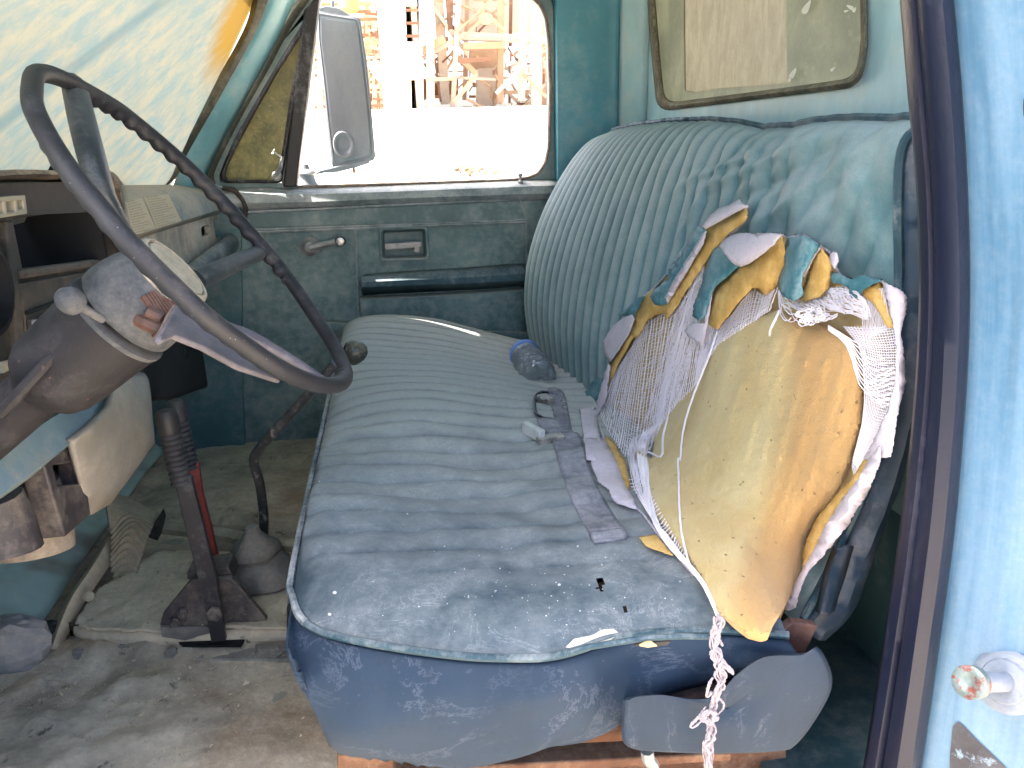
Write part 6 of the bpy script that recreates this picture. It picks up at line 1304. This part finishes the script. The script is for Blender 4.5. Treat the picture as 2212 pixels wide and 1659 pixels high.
MB().plate(pl([(915, 170), (990, 170), (990, 212), (915, 212)], 'Y', YO+4.5), (), (0, .4, 0)).build('dark_bay', M['steeld'], fr, smooth=False)
MB().plate(pl([(962, -30), (980, -30), (978, 60), (968, 66)], 'Y', YO+1), (), (0, .3, 0)).build('cladding', M['steeld'], fr, smooth=False)
MB().plate(pl([(985, -30), (1180, -30), (1180, 70), (985, 74)], 'Y', YO+5), (), (0, .3, 0)).build('cladding', M['steelw'], fr, smooth=False)
for i in range(80):
    u, v = random.uniform(912, 1085), random.uniform(-10, 232); L = random.uniform(8, 46); a = random.choice([0, 90, 90, 45, -45, 30, -60])
    bm((u, v), (min(u+L*math.cos(math.radians(a)), 1086), v+L*math.sin(math.radians(a))), random.uniform(.05, .14), random.uniform(1, 4.5), random.choice(['steel', 'steeld', 'steel', 'steelw']), 'strut')
for i in range(98):
    u, v = random.uniform(1086, 1180), random.uniform(100, 236); L = random.uniform(4, 26); a = random.choice([0, 0, 90, 90, 35, -40, 60])
    bm((u, v), (min(u+L*math.cos(math.radians(a)), 1186), v+L*math.sin(math.radians(a))), random.uniform(.04, .12), random.uniform(.5, 4), random.choice(['steel', 'steeld', 'steelw']), 'rail')
# pipe rack on the left, behind the mirror
pr_ = emp('pipe_rack', tuple(Vector((O(740, 250).x, YO+2, terr(O(740, 250).x, YO)))), 'rusty rack of pipes, stairs and railings left of the pale tower', 'pipe rack')
fr = pr_
MB().plate(pl([(640, -30), (830, -30), (830, 236), (640, 240)], 'Y', YO+5.5), (), (0, .3, 0)).build('back_panel', M['steelw'], pr_, smooth=False)
for x in (655, 672, 688, 792, 806, 822): bm((x, -20), (x+4, 250), .22, random.uniform(0, 2), 'steelw', 'post')
for v in range(-10, 240, 17): bm((640, v+4), (830, v), .12, random.uniform(.5, 3.5), random.choice(['steel', 'steeld']), 'shelf')
for i in range(96):
    u, v = random.choice([random.uniform(644, 704), random.uniform(770, 822)]), random.uniform(-10, 236)
    if random.random() < .55: bm((u, v), (u+random.uniform(-4, 4), v+random.uniform(10, 55)), random.uniform(.05, .16), random.uniform(0, 4), random.choice(['steel', 'steeld', 'steeld']), 'pipe')
    else: bm((u, v), (min(u+random.uniform(8, 30), 826), v+random.uniform(-4, 4)), random.uniform(.05, .14), random.uniform(0, 4), random.choice(['steel', 'steeld', 'steelw']), 'pipe')
for k_, (a, b, c, d) in enumerate(((794, 134, 824, 176), (806, 130, 836, 172), (660, 180, 700, 245), (690, 170, 660, 240))): bm((a, b), (c, d), .25, -.3-.4*k_, 'steelw', 'stair')
# ochre tank at the top of the window
tk = emp('ochre_tank', tuple(Vector((O(755, -30).x, YO+1, O(755, 20).z))), 'ochre tank at the top of the pipe rack', 'tank')
MB().lathe(O(755, 26, YO+.5), (0, 0, 1), [(0, .3), (.1, .42), (1.2, .42), (1.3, .36), (1.5, .1)], 20).build('tank_shell', M['ochretank'], tk)
# lone panels, drums and rubble on the ground
def rubble(name, cu, cv, y, su, n, lab, cat):
    y = next((k*.25 for k in range(20, 160) if O(cu, cv, k*.25).z < terr(O(cu, cv, k*.25).x, k*.25)+.05), y)
    mb = MB(); c = O(cu, cv, y); random.seed(cu)
    for i in range(n):
        p = Vector((c.x+random.gauss(0, su), y+random.gauss(0, su*.8), 0)); p.z = terr(p.x, p.y)+random.uniform(0, .12)*max(0, 1-abs(p.x-c.x)/su/1.5)*3*su
        L = random.uniform(.1, .5)*su*1.4; R3 = Matrix.Rotation(random.uniform(0, 6), 3, 'Z') @ Matrix.Rotation(random.uniform(-.6, .6), 3, 'Y') @ Matrix.Rotation(random.uniform(-.6, .6), 3, 'X')
        mb.box(p, (L, L*random.uniform(.15, .6), L*random.uniform(.05, .4)), R3)
    o = mb.build(name, M['steeld'] if 'dark' in lab else M['rubble'], None, smooth=False); tagt(o, lab, cat); o['kind'] = 'stuff'
rubble('rubble_pile', 1012, 366, 13., .28, 60, 'low pile of broken timber and rubble on the bright ground outside the window', 'rubble')
if 0: rubble('scrap_heap', 1150, 240, 31., .8, 50, 'heap of rubble at the foot of the steel frame', 'rubble')
# building behind the truck's tail, and the shaded hillside further off, seen faintly through the rear glass
